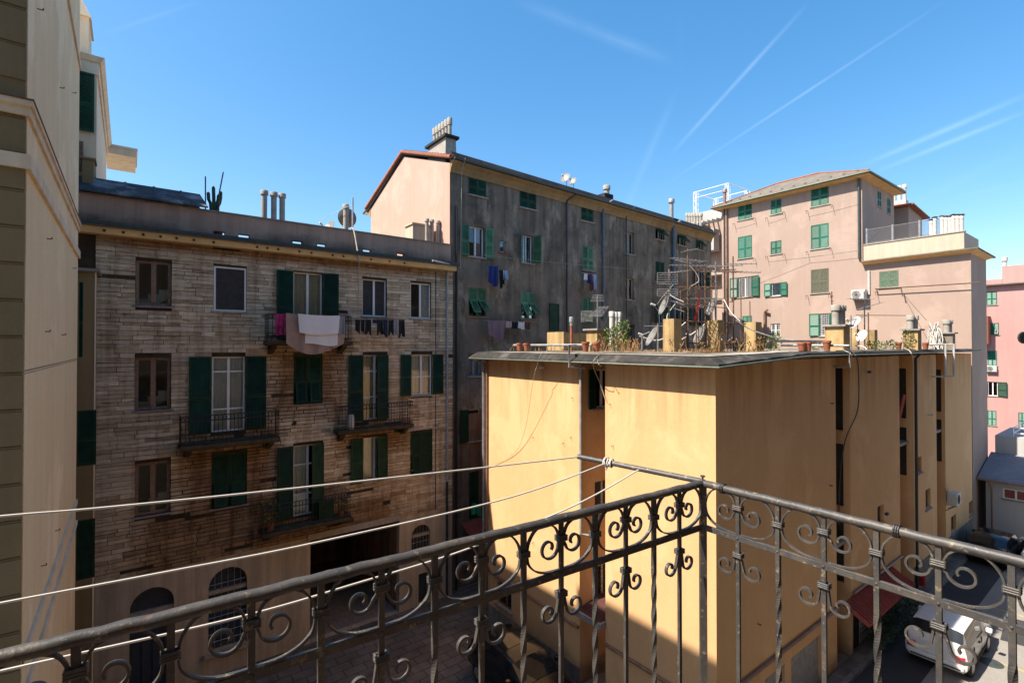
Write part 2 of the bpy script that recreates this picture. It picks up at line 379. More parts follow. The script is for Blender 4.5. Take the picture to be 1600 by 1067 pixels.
# ------------------------------------------------------------------ facades
class Fac:
    """a vertical wall plane: o = plan point of its left end, d = plan direction to the right as seen from outside"""
    def __init__(s, o, d):
        s.o = Vector((o[0], o[1], 0)); s.d = Vector((d[0], d[1], 0)).normalized(); s.n = Vector((s.d.y, -s.d.x, 0))
    def P(s, a, z, n=0): return s.o + s.d * a + s.n * n + Vector((0, 0, z))
    def px(s, x, y, n=0):
        r = ray(x, y); k = (s.o + s.n * n).dot(s.n) / r.dot(s.n); p = r * k
        return (p - s.o).dot(s.d), p.z
    def rect(s, x0, y0, x1, y1, n=0):                         # y0, y1 measured at the left side x0
        a0, z1 = s.px(x0, y0, n); _, z0 = s.px(x0, y1, n); a1, _ = s.px(x1, (y0 + y1) / 2, n)
        return a0, a1, z0, z1
    def box(s, mb, a0, a1, z0, z1, n0, n1):
        mb.hexa([s.P(a0, z0, n1), s.P(a1, z0, n1), s.P(a1, z0, n0), s.P(a0, z0, n0), s.P(a0, z1, n1), s.P(a1, z1, n1), s.P(a1, z1, n0), s.P(a0, z1, n0)])

def wall(mb, fac, a0, a1, z0, z1, holes=(), depth=.2, n=0):
    """front sheet of a wall with real openings and their reveals; hole = (a0, a1, z0, z1[, arch])"""
    hs = [h for h in holes if h[1] > a0 and h[0] < a1]
    def cuts(lo, hi, vals):
        out = [lo]
        for v in sorted(vals):
            if v - out[-1] > 1e-4 and hi - v > 1e-4: out.append(v)
        return out + [hi]
    A = cuts(a0, a1, [v for h in hs for v in h[:2]]); Z = cuts(z0, z1, [v for h in hs for v in h[2:4]])
    for i in range(len(A) - 1):
        for j in range(len(Z) - 1):
            ca = (A[i] + A[i + 1]) / 2; cz = (Z[j] + Z[j + 1]) / 2
            if any(h[0] < ca < h[1] and h[2] < cz < h[3] for h in hs): continue
            mb.poly([fac.P(A[i], Z[j], n), fac.P(A[i + 1], Z[j], n), fac.P(A[i + 1], Z[j + 1], n), fac.P(A[i], Z[j + 1], n)])
    for h in hs:
        x0, x1, y0, y1 = h[:4]
        if len(h) > 4 and h[4]:
            r = (x1 - x0) / 2; rz = min(r, h[4]); zs = y1 - rz; c = (x0 + x1) / 2; K = 12
            arc = [(c - r * math.cos(math.pi * k / K), zs + rz * math.sin(math.pi * k / K)) for k in range(K + 1)]
            for k in range(K):
                cor = x0 if k < K / 2 else x1
                mb.poly([fac.P(cor, y1, n), fac.P(*arc[k + 1], n), fac.P(*arc[k], n)])
                mb.poly([fac.P(*arc[k], n), fac.P(*arc[k + 1], n), fac.P(*arc[k + 1], n - depth), fac.P(*arc[k], n - depth)])
            mb.poly([fac.P(c, y1, n), fac.P(x0, y1, n), fac.P(*arc[K // 2], n)])
            ys = zs
        else:
            ys = y1
            mb.poly([fac.P(x0, y1, n), fac.P(x1, y1, n), fac.P(x1, y1, n - depth), fac.P(x0, y1, n - depth)])
        mb.poly([fac.P(x0, y0, n), fac.P(x0, ys, n), fac.P(x0, ys, n - depth), fac.P(x0, y0, n - depth)])
        mb.poly([fac.P(x1, y0, n - depth), fac.P(x1, ys, n - depth), fac.P(x1, ys, n), fac.P(x1, y0, n)])
        mb.poly([fac.P(x0, y0, n - depth), fac.P(x1, y0, n - depth), fac.P(x1, y0, n), fac.P(x0, y0, n)])

def leaf_mb(o, xd, w, h, tk=.045, mid=.45, flap=0, slat=.062, plain=False, sag=0):
    """one louvred shutter leaf. o = lower hinge corner, xd = plan direction of its width, outward = xd x Z"""
    mb = MB(); o = Vector(o); xd = Vector((xd[0], xd[1], 0)).normalized(); yd = Vector((xd.y, -xd.x, 0)); zd = Vector((0, 0, 1))
    def put(x0, x1, z0, z1, y0, y1, T=None):
        pts = []
        for z in (z0, z1):
            for x, y in ((x0, y1), (x1, y1), (x1, y0), (x0, y0)):
                p = Vector((x, y, z)); p = T(p) if T else p
                pts.append(o + xd * p.x + yd * p.y + zd * p.z)
        mb.hexa(pts)
    st = min(.07, w * .16); zm = h * mid
    def panel(x0, x1, z0, z1, T=None):
        put(x0, x0 + st, z0, z1, 0, tk, T); put(x1 - st, x1, z0, z1, 0, tk, T)
        put(x0 + st, x1 - st, z0, z0 + st, .002, tk - .002, T); put(x0 + st, x1 - st, z1 - st, z1, .002, tk - .002, T)
        if plain:
            put(x0 + st, x1 - st, z0 + st, z1 - st, .012, tk - .015, T); return
        k = max(2, int((z1 - z0 - 2 * st) / slat)); dz = (z1 - z0 - 2 * st) / k
        for i in range(k):
            za = z0 + st + i * dz
            pts = []
            for z, ya, yb in ((za - .004, tk - .004, tk - .012), (za + dz * 1.05, .004, .012)):
                pass
            q = [(x0 + st, tk - .006, za), (x1 - st, tk - .006, za), (x1 - st, .006, za + dz * 1.02), (x0 + st, .006, za + dz * 1.02)]
            low = []; hi = []
            for x, y, z in q:
                p = Vector((x, y, z)); p2 = Vector((x, y, z + .008))
                p = T(p) if T else p; p2 = T(p2) if T else p2
                low.append(o + xd * p.x + yd * p.y + zd * p.z); hi.append(o + xd * p2.x + yd * p2.y + zd * p2.z)
            mb.hexa(low + hi)
    if flap:
        panel(0, w, zm, h)
        put(0, st * .6, 0, zm - .003, 0, tk - .004); put(w - st * .6, w, 0, zm - .003, 0, tk - .004); put(st * .6, w - st * .6, 0, .04, .002, tk - .006)
        ca, sa = math.cos(flap), math.sin(flap)
        def T(p):
            dz = p.z - zm; dy = p.y
            return Vector((p.x, dy * ca - dz * sa + .01, zm + dz * ca + dy * sa))
        panel(st * .7, w - st * .7, .02, zm - .012, T)
    else:
        panel(0, w, 0, zm - .004); panel(0, w, zm + .004, h)
    return mb

def rot2(d, ang):
    return Vector((d.x * math.cos(ang) - d.y * math.sin(ang), d.x * math.sin(ang) + d.y * math.cos(ang), 0))

def window(b, fac, hole, fm, depth=.2, leaves=2, transom=None, bar=None, sill=None, curtain=None, shutters=None, shm=None,
           swing=(0, 0), flap=(0, 0), grille=False, fw=.055, name='window', open_leaf=False, net=False, plain=False, mid=.45, label=None, curtain_part=None):
    """hole in the wall -> frame, glass, curtain, sill and shutters, all children of the building b"""
    a0, a1, z0, z1 = hole[:4]; g = .004
    f = MB(); n0, n1 = -depth - .01, -depth + .05
    A0, A1, Z0, Z1 = a0 + g, a1 - g, z0 + g, z1 - g
    fac.box(f, A0, A0 + fw, Z0, Z1, n0, n1); fac.box(f, A1 - fw, A1, Z0, Z1, n0, n1)
    fac.box(f, A0 + fw, A1 - fw, Z0, Z0 + fw, n0 + .002, n1 - .002); fac.box(f, A0 + fw, A1 - fw, Z1 - fw, Z1, n0 + .002, n1 - .002)
    for k in range(1, leaves):
        c = A0 + (A1 - A0) * k / leaves; fac.box(f, c - fw * .75, c + fw * .75, Z0 + fw, Z1 - fw, n0 + .004, n1 + .01)
    for q in ([transom] if transom else []) + ([bar] if bar else []):
        c = Z0 + (Z1 - Z0) * q; segs = leaves
        for k in range(segs):
            s0 = A0 + (A1 - A0) * k / segs + fw * (.75 if k else 1); s1 = A0 + (A1 - A0) * (k + 1) / segs - fw * (.75 if k < segs - 1 else 1)
            fac.box(f, s0, s1, c - fw * .5, c + fw * .5, n0 + .006, n1 - .004)
    fo = f.build(name, fm, b)
    if label: fo['label'] = label
    p = MB(); fac.box(p, A0 + fw * .5, A1 - fw * .5, Z0 + fw * .5, Z1 - fw * .5, n0 + .02, n0 + .026)
    p.build('pane', M['dark_net'] if net else M['glass'], fo)
    if curtain:
        cm = MB(); cw = (A1 - A0)
        c0, c1 = (0, 1) if not curtain_part else curtain_part
        def fn(u, v):
            uu = c0 + (c1 - c0) * u
            return fac.P(A0 + fw * .3 + (cw - fw * .6) * uu, Z0 + .03 + (Z1 - Z0 - .06) * v, n0 - .06 + .022 * math.sin(u * (c1 - c0) * cw * 42) + .012 * math.sin(u * 17 + 1))
        cm.grid(fn, max(8, int(cw * (c1 - c0) * 40)), 2); cm.build('curtain', M[curtain], fo, smooth='keep')
    if sill:
        s = MB(); fac.box(s, a0 - .08, a1 + .08, z0 - .06, z0 - .002, -.03, .075); s.build('sill', M[sill], fo)
    if grille:
        gm = MB(); k = max(2, int((a1 - a0) / .13))
        for i in range(1, k): gm.bar(fac.P(a0 + (a1 - a0) * i / k, z0 + .003, -.05), fac.P(a0 + (a1 - a0) * i / k, z1 - .003, -.05), .014)
        k = max(2, int((z1 - z0) / .16))
        for i in range(1, k): gm.bar(fac.P(a0 + .003, z0 + (z1 - z0) * i / k, -.04), fac.P(a1 - .003, z0 + (z1 - z0) * i / k, -.04), .014)
        gm.build('grille', M['white_frame'] if grille == 'white' else M['black_iron'], fo)
    if shutters:
        w = (a1 - a0) / 2; h = z1 - z0
        for side in (0, 1):
            if shutters in ('left', 'right') and (side == 0) != (shutters == 'left'): continue
            sw = swing[side]
            ww = w if not isinstance(shutters, float) else shutters
            if sw == 0:                                        # closed over the opening
                o = fac.P(a0 + .012 if side == 0 else a0 + w + .003, z0 + .01, -.05 if depth > .08 else .004); d = fac.d
                mb = leaf_mb(o, d, w - .015, h - .02, flap=flap[side], plain=plain, mid=mid)
            else:                                              # swung by sw radians about its hinge (pi = flat on the wall)
                if side == 0:
                    d = rot2(fac.d, -sw); o = fac.P(a0 - .01, z0, .042)
                    o2 = o + d * ww; mb = leaf_mb(o2, -d, ww, h, flap=flap[side], plain=plain, mid=mid) if sw > 1.0 else leaf_mb(o, d, ww, h, plain=plain, mid=mid)
                else:
                    d = rot2(-fac.d, sw); o = fac.P(a1 + .01, z0, .042)
                    mb = leaf_mb(o, d, ww, h, flap=flap[side], plain=plain, mid=mid) if sw > 1.0 else leaf_mb(o + d * ww, -d, ww, h, plain=plain, mid=mid)
            mb.build('shutter', shm, fo)
    return fo

def lathe_pot(mb, x, y, z, h, r, cap=1.35, hc=None):
    hc = hc or r * 1.6
    mb.lathe((x, y, z), [(r, 0), (r, h - hc), (r * cap, h - hc), (r * cap, h - .02), (r * cap * .9, h)], 14)

def cloth_mb(p0, p1, drop, amp=.03, waves=5, sag=.03, seed=0, slant=0, taper=0, tk=.012, bot=None):
    """a cloth pegged along p0-p1 hanging by drop, real folds and thickness"""
    p0, p1 = Vector(p0), Vector(p1); d = p1 - p0; n = Vector((d.y, -d.x, 0)).normalized(); rnd = random.Random(seed); ph = rnd.random() * 6
    ax = Vector((d.x, d.y, 0))
    def fn(off):
        def g(u, v):
            w = (1 - v)
            uu = .5 + (u - .5) * (1 - taper * w)
            p = p0 + d * uu + Vector((0, 0, -sag * 4 * u * (1 - u)))
            dr = drop * (1 + .04 * math.sin(5 * u + ph)) * (bot(u) if bot else 1)
            return p + Vector((0, 0, -dr * w)) + ax * (slant * w) + n * (amp * (.25 + .75 * w) * (math.sin(u * waves * 6.28 + ph + w * .9) + .4 * math.sin(u * waves * 13 + 2 * ph)) + off)
        return g
    mb = MB(); mb.grid(fn(0), 30, 10); mb.grid(fn(-tk), 30, 10)
    k = 31
    base2 = 31 * 11
    for j in range(10):
        for c in (0, 30):
            a = j * k + c; mb.f.append((a, a + k, a + k + base2, a + base2))
    for i in range(30):
        for r in (0, 10):
            a = r * k + i; mb.f.append((a, a + 1, a + 1 + base2, a + base2))
    return mb

# ================================================================== the setting
g = MB(); g.box(-150, 250, -150, 200, GZ - 1, GZ - .01); tag(g.build('ground', M['earth']), kind='structure')
g = MB(); g.box(-12, 12.0, 7.0, 20.2, GZ - .006, GZ - .002); tag(g.build('courtyard_pavement', M['cobble']), kind='structure')
g = MB(); g.box(12.0, 40.25, 18.0, 20.2, GZ - .006, GZ - .003); tag(g.build('alley_pavement', M['cobble']), kind='structure')
g = MB(); g.box(-12, 95, -1.6, 6.99, GZ - .006, GZ + .002); street = tag(g.build('street', M['asphalt_light']), kind='structure')
g = MB(); g.box(12.3, 40, 5.2, 6.615, GZ + .003, GZ + .006); tag(g.build('road_strip', M['asphalt']), kind='structure')
g = MB()
for u in (24.8, 29.8, 34.8): g.box(u, u + .12, 2.6, 4.9, GZ + .004, GZ + .0065)
g.box(19.5, 36, 2.48, 2.6, GZ + .004, GZ + .0065); g.build('road_marking', M['yellow_paint'], street)

def shell(mb, x0, x1, y0, y1, z0, z1, skip=''):
    if 'l' not in skip: mb.poly([(x0, y0, z0), (x0, y1, z0), (x0, y1, z1), (x0, y0, z1)])
    if 'r' not in skip: mb.poly([(x1, y0, z0), (x1, y1, z0), (x1, y1, z1), (x1, y0, z1)])
    if 'f' not in skip: mb.poly([(x0, y0, z0), (x1, y0, z0), (x1, y0, z1), (x0, y0, z1)])
    if 'b' not in skip: mb.poly([(x0, y1, z0), (x1, y1, z0), (x1, y1, z1), (x0, y1, z1)])
    if 't' not in skip: mb.poly([(x0, y0, z1), (x1, y0, z1), (x1, y1, z1), (x0, y1, z1)])

g = MB(); g.box(12.2, 40.2, 6.62, 6.78, GZ, GZ + .12); tag(g.build('kerb', M['plinth']), kind='structure')
g = MB(); g.box(12.2, 40.2, 6.781, 7.135, GZ, GZ + .115); tag(g.build('pavement', M['cobble']), kind='structure')
g = MB(); g.lathe((24.6, 4.0, GZ + .003), [(.34, 0), (.34, .006), (.30, .006), (.30, .004)], 24); g.build('manhole_cover', M['gutter'], street)
g = MB(); g.poly([(19.0, 1.2, GZ + .0035), (22.6, 1.0, GZ + .0035), (22.9, 2.3, GZ + .0035), (19.3, 2.5, GZ + .0035)]); g.poly([(27.0, 3.2, GZ + .0035), (29.5, 3.4, GZ + .0035), (29.3, 4.3, GZ + .0035), (26.8, 4.1, GZ + .0035)]); g.build('road_patch', M['asphalt'], street)

# ================================================================== stone house
SF = Fac((0, 20), (1, 0)); SX0, SX1 = -1.5, 11.8
stone = thing('stone_house', 'four storey house with bare brown stone courses, green shutters and iron balconies', 'building', (5, 20, GZ))
rc = SF.rect
H = {}
H['st1'] = rc(212, 404, 268, 477); H['st2'] = rc(211, 559, 267, 642); H['st3'] = rc(211, 724, 266, 808)
H['b1'] = rc(334, 415, 385, 486); H['b2'] = rc(331, 557, 383, 676); H['b3'] = rc(331, 709, 385, 795)
H['c1'] = rc(458, 424, 504, 530); H['c2'] = rc(459, 557, 503, 632); H['c3'] = rc(458, 698, 504, 808)
H['d1'] = rc(566, 436, 604, 494); H['d2'] = rc(567, 555, 605, 657); H['d3'] = rc(567, 686, 604, 753)
H['e1'] = rc(641, 441, 673, 497); H['e2'] = rc(642, 553, 675, 618); H['e3'] = rc(641, 676, 675, 741)
# line the storeys up
def lev(keys, lo=True):
    zt = sum(H[k][3] for k in keys) / len(keys)
    for k in keys: H[k] = (H[k][0], H[k][1], H[k][2], zt)
for ks in (('st1', 'b1', 'd1', 'e1'), ('st2', 'b2', 'c2', 'd2', 'e2'), ('st3', 'b3', 'c3', 'd3', 'e3')): lev(ks)
ZG = sum(SF.px(x, y)[1] for x, y in ((300, 876), (470, 845))) / 2     # top of the stucco ground floor
gf = MB(); st = MB()
AR = {'a': rc(203, 926, 272, 1000), 'b': rc(326, 893, 386, 1000), 'w': rc(643, 823, 672, 858), 'd': rc(654, 897, 669, 950)}
ar_a = (AR['a'][0], AR['a'][1], GZ + .05, AR['a'][3], .75); ar_b = (AR['b'][0], AR['b'][1], GZ + .85, AR['b'][3], .75)
ar_w = (AR['w'][0], AR['w'][1], AR['w'][2] - .35, AR['w'][3], .42); ar_d = (AR['d'][0], AR['d'][1], GZ + .05, AR['d'][3])
gx0 = SF.px(485, 850)[0]; gx1 = SF.px(624, 850)[0]; gz1 = SF.px(560, 826)[1]
gate = (gx0, gx1, GZ + .005, gz1)
wall(gf, SF, SX0, SX1, GZ, ZG, [ar_a, ar_b, ar_w, ar_d, gate], .28)
gf.build('ground_floor_wall', M['stucco_grey'], stone)
hs = [H[k] for k in H]
wall(st, SF, SX0, SX1, ZG, 3.6, hs, .24, n=.012)
shell(st, SX0, SX1, 20, 30, GZ, 3.62, skip='f')
zs_ = -GZ; W_ = lambda px, y: SF.px(px, y)
def stn(x0, y0, x1, y1, k):
    a0, z1 = W_((x0), y0); a1, _ = W_(x1, y0); _, z0 = W_((x0 + x1) / 2, y1); return (a0 - 5, a1 - 5, z0 + zs_, z1 + zs_, k)
M['stone'] = stone_mat([stn(266, 668, 446, 800, .85), stn(408, 525, 550, 660, .7), stn(522, 655, 650, 715, .75), stn(198, 800, 400, 905, .95), stn(270, 780, 560, 870, .9), stn(390, 800, 640, 870, .8), stn(540, 560, 620, 800, .35), (-8, 8, 14.35, 15.2, .75)])
M['joint'] = plaster('eroded_joint_mortar', (.11, .08, .052), (.05, .035, .022), 1.5, .2, grain=.4)
st.build('wall', M['joint'], stone)
# every stone of the facing is its own block, proud of the mortar by a different amount, cut round the openings
sb = MB(); rb_ = random.Random(17); z = ZG + .004
zones = [stn(266, 668, 446, 800, 1), stn(408, 525, 550, 660, 1), stn(522, 655, 650, 715, 1), stn(198, 800, 400, 905, 1), stn(270, 780, 560, 870, 1)]
allh = [h[:4] for h in hs]
while z < 3.42:
    hh = rb_.uniform(.10, .165); z2 = min(z + hh, 3.43); free = [(SX0 + .66, SX1)]
    for h in allh:
        if h[2] - .004 < z2 and h[3] + .004 > z:
            nf = []
            for (a, b) in free:
                if h[1] <= a or h[0] >= b: nf.append((a, b)); continue
                if h[0] - a > .02: nf.append((a, h[0] - .002))
                if b - h[1] > .02: nf.append((h[1] + .002, b))
            free = nf
    for (a, b) in free:
        x = a
        while x < b - .01:
            w_ = rb_.choice((rb_.uniform(.3, .6), rb_.uniform(.5, 1.1))); x2 = x + w_
            if b - x2 < .22: x2 = b
            xm = (x + x2) / 2 - 5; zm = (z + z2) / 2 + zs_; er = any(q[0] < xm + rb_.uniform(-.2, .2) < q[1] and q[2] < zm + rb_.uniform(-.2, .2) < q[3] for q in zones)
            gp = rb_.uniform(.004, .010) if not er else rb_.uniform(.008, .022); pr = rb_.uniform(.006, .028) if not er else rb_.uniform(.004, .036)
            jt = lambda: rb_.uniform(-.006, .006)
            if rb_.random() > (.008 if not er else .03):
                sb.hexa([SF.P(x + gp + jt(), z + gp + jt(), .012 + pr + jt()), SF.P(x2 - gp + jt(), z + gp + jt(), .012 + pr + jt()), SF.P(x2 - gp * .5, z + gp * .5, 0), SF.P(x + gp * .5, z + gp * .5, 0),
                         SF.P(x + gp + jt(), z2 - gp + jt(), .012 + pr + jt()), SF.P(x2 - gp + jt(), z2 - gp + jt(), .012 + pr + jt()), SF.P(x2 - gp * .5, z2 - gp * .5, 0), SF.P(x + gp * .5, z2 - gp * .5, 0)])
            x = x2
    z = z2
sb.build('stone_facing', M['stone'], stone)
fl = MB()
for z in (ZG - .1, H['st2'][2] - .95, H['st1'][2] - .95): fl.box(SX0 + .02, SX1 - .02, 20.35, 29.9, z - .15, z)
fl.build('floor', M['room_wall'], stone)
pv = MB()                                                                   # carriage passage behind the gate opening
pv.poly([(gx0, 20.28, GZ), (gx0, 27, GZ), (gx0, 27, gz1), (gx0, 20.28, gz1)]); pv.poly([(gx1, 20.28, GZ), (gx1, 27, GZ), (gx1, 27, gz1), (gx1, 20.28, gz1)])
pv.poly([(gx0, 27, GZ), (gx1, 27, GZ), (gx1, 27, gz1), (gx0, 27, gz1)]); pv.poly([(gx0, 20.28, gz1), (gx1, 20.28, gz1), (gx1, 27, gz1), (gx0, 27, gz1)])
pv.build('carriage_passage', M['dark_low'], stone)
b_ = MB(); SF.box(b_, gx0 - .1, gx1 + .1, gz1 - .02, gz1 + .22, .015, .07); b_.build('passage_lintel', M['sill_stone'], stone)
def arched_door(h, mat, name, parent, grille=False):
    d = MB(); x0, x1, z0, z1, r = h; c = (x0 + x1) / 2; zs = z1 - r
    pts = [SF.P(x0 + .003, z0, -.2), SF.P(x1 - .003, z0, -.2)] + [SF.P(c + (x1 - c - .003) * math.cos(math.pi * k / 12), zs + (r - .003) * math.sin(math.pi * k / 12), -.2) for k in range(13)]
    d.prism(pts, SF.n * -.05); o = d.build(name, mat, parent)
    e = MB(); SF.box(e, x0 + .004, x1 - .004, zs - .1, zs + .02, -.2, -.06); e.build('lintel', M['sill_stone'], o)
    if name == 'door':
        q = MB()
        for k in range(4):
            a = x0 + (x1 - x0) * (k + .08) / 4; SF.box(q, a, a + (x1 - x0) * .2, z0 + .3, zs - .25, -.2, -.175)
        q.build('door_panel', mat, o)
    if grille:
        q = MB()
        for k in range(1, 6):
            a = x0 + (x1 - x0) * k / 6; q.bar(SF.P(a, z0 + .02, -.08), SF.P(a, zs + math.sqrt(max(0, 1 - ((a - c) / (x1 - c)) ** 2)) * r - .01, -.08), .018)
        for k in range(1, int((z1 - z0) / .28)): q.bar(SF.P(x0 + .01, z0 + k * .28, -.075), SF.P(x1 - .01, z0 + k * .28, -.075), .018)
        q.build('grille', M['galv'], o)
    return o
M['blue_door'] = simple('dark_blue_door', (.03, .04, .055), .6)
arched_door(ar_a, M['blue_door'], 'door', stone); arched_door(ar_b, M['blue_door'], 'ground_window', stone, True)
arched_door(ar_w, M['dark_net'], 'arched_window', stone, True)
d_ = MB(); SF.box(d_, ar_d[0] + .004, ar_d[1] - .004, ar_d[2], ar_d[3] - .004, -.24, -.18); d_.build('door', M['blue_door'], stone)
s_ = MB(); SF.box(s_, ar_b[0] - .12, ar_b[1] + .12, ar_b[2] - .14, ar_b[2] - .003, .002, .14); s_.build('sill', M['sill_stone'], stone)

# windows
for k in ('st1', 'st2', 'st3'):
    o = window(stone, SF, H[k], M['brown_wood'], leaves=2, fw=.09, sill='sill', depth=.14)
    a0, a1, z0, z1 = H[k]; m = MB()                             # the stair flight that crosses behind the glass
    zz = z0 - .1
    n_st = 9
    for i in range(n_st):
        ax = a0 - .5 + i * .28; az = zz - .15 + i * .165
        m.hexa([(ax, 20.4, az - .30), (ax + .28, 20.4, az - .135), (ax + .28, 21.1, az - .135), (ax, 21.1, az - .30), (ax, 20.4, az + .165), (ax + .28, 20.4, az + .165), (ax + .28, 21.1, az + .165), (ax, 21.1, az + .165)])
    m.box(a0 - .6, a1 + .9, 21.9, 21.95, z0 - .8, z1 + .6)
    m.build('staircase', M['room_wall'], o)
window(stone, SF, H['b1'], M['white_frame'], leaves=1, net=True, depth=.05, fw=.06, sill='sill_stone')
window(stone, SF, H['b2'], M['white_frame'], leaves=2, transom=.80, bar=.30, curtain='curtain', shutters=.66, shm=M['sh_dark'], swing=(math.pi - .08, math.pi - .08), depth=.12)
window(stone, SF, H['b3'], M['brown_wood'], shutters=True, shm=M['sh_dark'], flap=(.16, .16), depth=.2, sill='sill')
window(stone, SF, H['c1'], M['white_frame'], leaves=2, curtain='curtain_beige', shutters=.58, shm=M['sh_dark'], swing=(math.pi - .06, math.pi - .45), depth=.14)
window(stone, SF, H['c2'], M['brown_wood'], shutters=True, shm=M['sh_dark'], flap=(.22, .22), depth=.2, sill='sill')
window(stone, SF, H['c3'], M['white_frame'], leaves=2, transom=.72, bar=.3, curtain='curtain', curtain_part=(.0, .5), shutters=.56, shm=M['sh_dark'], swing=(math.pi - .1, .45), depth=.14)
window(stone, SF, H['d1'], M['white_frame'], leaves=2, net=True, depth=.14, sill='sill')
window(stone, SF, H['d2'], M['white_frame'], leaves=2, transom=.75, bar=.35, curtain='curtain_beige', shutters=.60, shm=M['sh_dark'], swing=(math.pi - .05, .35), flap=(0, .25), depth=.14)
window(stone, SF, H['d3'], M['white_frame'], leaves=2, curtain='curtain', shutters=.52, shm=M['sh_dark'], swing=(math.pi - .1, .3), depth=.14, sill='sill_stone')
window(stone, SF, H['e1'], M['white_frame'], leaves=2, curtain='curtain', curtain_part=(.5, 1), depth=.1, sill='sill_stone')
window(stone, SF, H['e2'], M['white_frame'], leaves=2, bar=.45, curtain='curtain', shutters=.5, shm=M['sh_dark'], swing=(math.pi - .06, math.pi - .1), depth=.12, sill='sill_stone')
window(stone, SF, H['e3'], M['brown_wood'], shutters=True, shm=M['sh_dark'], flap=(.25, 0), depth=.2, sill='sill')

def iron_balcony(b, fac, x0, y0, x1, ybot, proj, rail_h=.95, label=None):
    """slab on brackets with a thin iron railing; (x0, y0)-(x1) is the near rail line in the picture"""
    a0, zr = fac.px(x0, y0, proj); a1, _ = fac.px(x1, y0, proj)
    _, zb = fac.px(x0, ybot, proj); zt = zr - rail_h
    s = MB(); fac.box(s, a0 - .04, a1 + .04, zt - .12, zt, .014, proj + .05)
    fac.box(s, a0, a1, zt - .17, zt - .12, .014, proj - .03)
    bo = s.build('balcony', M['mossy_slab'], b)
    for a in (a0 + .12, a1 - .3):
        c = MB()
        pts = [(0.014, zt - .17), (proj - .12, zt - .17), (proj - .2, zt - .26), (.16, zt - .42), (.014, zt - .5)]
        c.prism([fac.P(a, z, n) for n, z in pts], fac.d * .18)
        c.build('bracket', M['mossy_slab'], bo)
    r = MB()
    for z in (zr, zr - .17, zt + .08):
        r.bar(fac.P(a0, z, .02), fac.P(a0, z, proj), .02); r.bar(fac.P(a0, z, proj), fac.P(a1, z, proj), .022); r.bar(fac.P(a1, z, proj), fac.P(a1, z, .02), .02)
    k = int((a1 - a0) / .115)
    for i in range(k + 1):
        a = a0 + (a1 - a0) * i / k; r.bar(fac.P(a, zt, proj), fac.P(a, zr - .01, proj), .013)
        if i < k:
            c0 = a + (a1 - a0) / k / 2
            r.tube([fac.P(c0 + .048 * math.cos(q * .7854), zr - .09 + .062 * math.sin(q * .7854), proj) for q in range(9)], .006, 4, cap=False)
    k = max(3, int(proj / .13))
    for i in range(1, k):
        n = proj * i / k
        for a in (a0, a1): r.bar(fac.P(a, zt, n), fac.P(a, zr - .01, n), .013)
    r.build('railing', M['black_iron'], bo)
    return a0, a1, zt, zr
SB = [iron_balcony(stone, SF, 283, 652, 436, 690, .75), iron_balcony(stone, SF, 420, 490, 549, 540, .75),
      iron_balcony(stone, SF, 412, 792, 548, 830, .75), iron_balcony(stone, SF, 530, 635, 645, 668, .6)]

# cornice, gutter, parapet with its drain slots, lean-to roof
m = MB(); SF.box(m, SX0, SX1, 3.43, 3.64, .013, .36); m.build('cornice', M['cream_paint'], stone)
m = MB()
for px in (163, 193, 224, 251, 276, 303, 334, 402, 418, 435, 468, 487, 520, 537, 560, 580, 609, 632): a, z = SF.px(px, 372 + (px - 250) * .09, .365); m.lathe(SF.P(a, 3.53, .362), [(.035, -.035), (.035, .035)], 8)
m.build('soffit_hole', M['black_iron'], stone)
m = MB(); SF.box(m, SX0, SX1 + .1, 3.64, 3.72, .013, .44); SF.box(m, SX0, SX1 + .1, 3.72, 3.80, .38, .46); SF.box(m, SX0, SX1, 3.72, 3.84, -.15, -.02); m.build('gutter', M['gutter'], stone)
slots = [SF.px(x, 372 + (x - 345) * .06, -.1)[0] for x in (342, 381, 465, 503, 574, 627)]
m = MB(); pa = SX0; za, zb_ = 3.9, 4.03
SF.box(m, SX0, SX1, 3.7, za, -.42, -.16); SF.box(m, SX0, SX1, zb_, 4.69, -.42, -.16)
for s in slots + [None]:
    e = SX1 if s is None else s - .16
    SF.box(m, pa, e, za, zb_, -.42, -.16); pa = e + .36
m.build('parapet', M['parapet_pink'], stone)
m = MB(); SF.box(m, SX0, SX1, 4.69, 4.73, -.45, -.12); m.build('parapet_coping', M['sill'], stone)
m = MB(); m.box(SX0 + .01, SX1 - .01, 20.43, 29.99, 3.63, 3.8); m.build('flat_roof', M['concrete'], stone)
ur = SF.px(325, 328)[0]
m = MB(); m.hexa([(SX0, 19.98, 4.74), (ur, 19.98, 4.74), (ur - .12, 21.3, 5.42), (SX0, 21.3, 5.42), (SX0, 19.98, 4.80), (ur, 19.98, 4.80), (ur - .12, 21.3, 5.52), (SX0, 21.3, 5.52)])
for k in range(4): u = SX0 + .55 + k * .78; m.hexa([(u, 20.0, 4.795), (u + .06, 20.0, 4.795), (u + .06, 21.28, 5.505), (u, 21.28, 5.505), (u, 20.0, 4.83), (u + .06, 20.0, 4.83), (u + .06, 21.28, 5.54), (u, 21.28, 5.54)])
m.build('lean_to_roof', M['slate'], stone)
m = MB(); m.prism([(SX0, 20.43, 4.7), (SX0, 21.28, 4.7), (SX0, 21.28, 5.40), (SX0, 20.43, 4.93)], (ur - .2 - SX0, 0, 0)); m.build('lean_to_wall', M['parapet_pink'], stone)
m = MB(); p = onV(128, 285, 20.6); q = onV(147, 248, 20.6); m.box(p.x, q.x, 20.6, 21.2, 4.8, q.z - .06); m.box(p.x - .05, q.x + .05, 20.55, 21.25, q.z - .06, q.z); m.build('chimney_stack', M['left_rust'], stone)
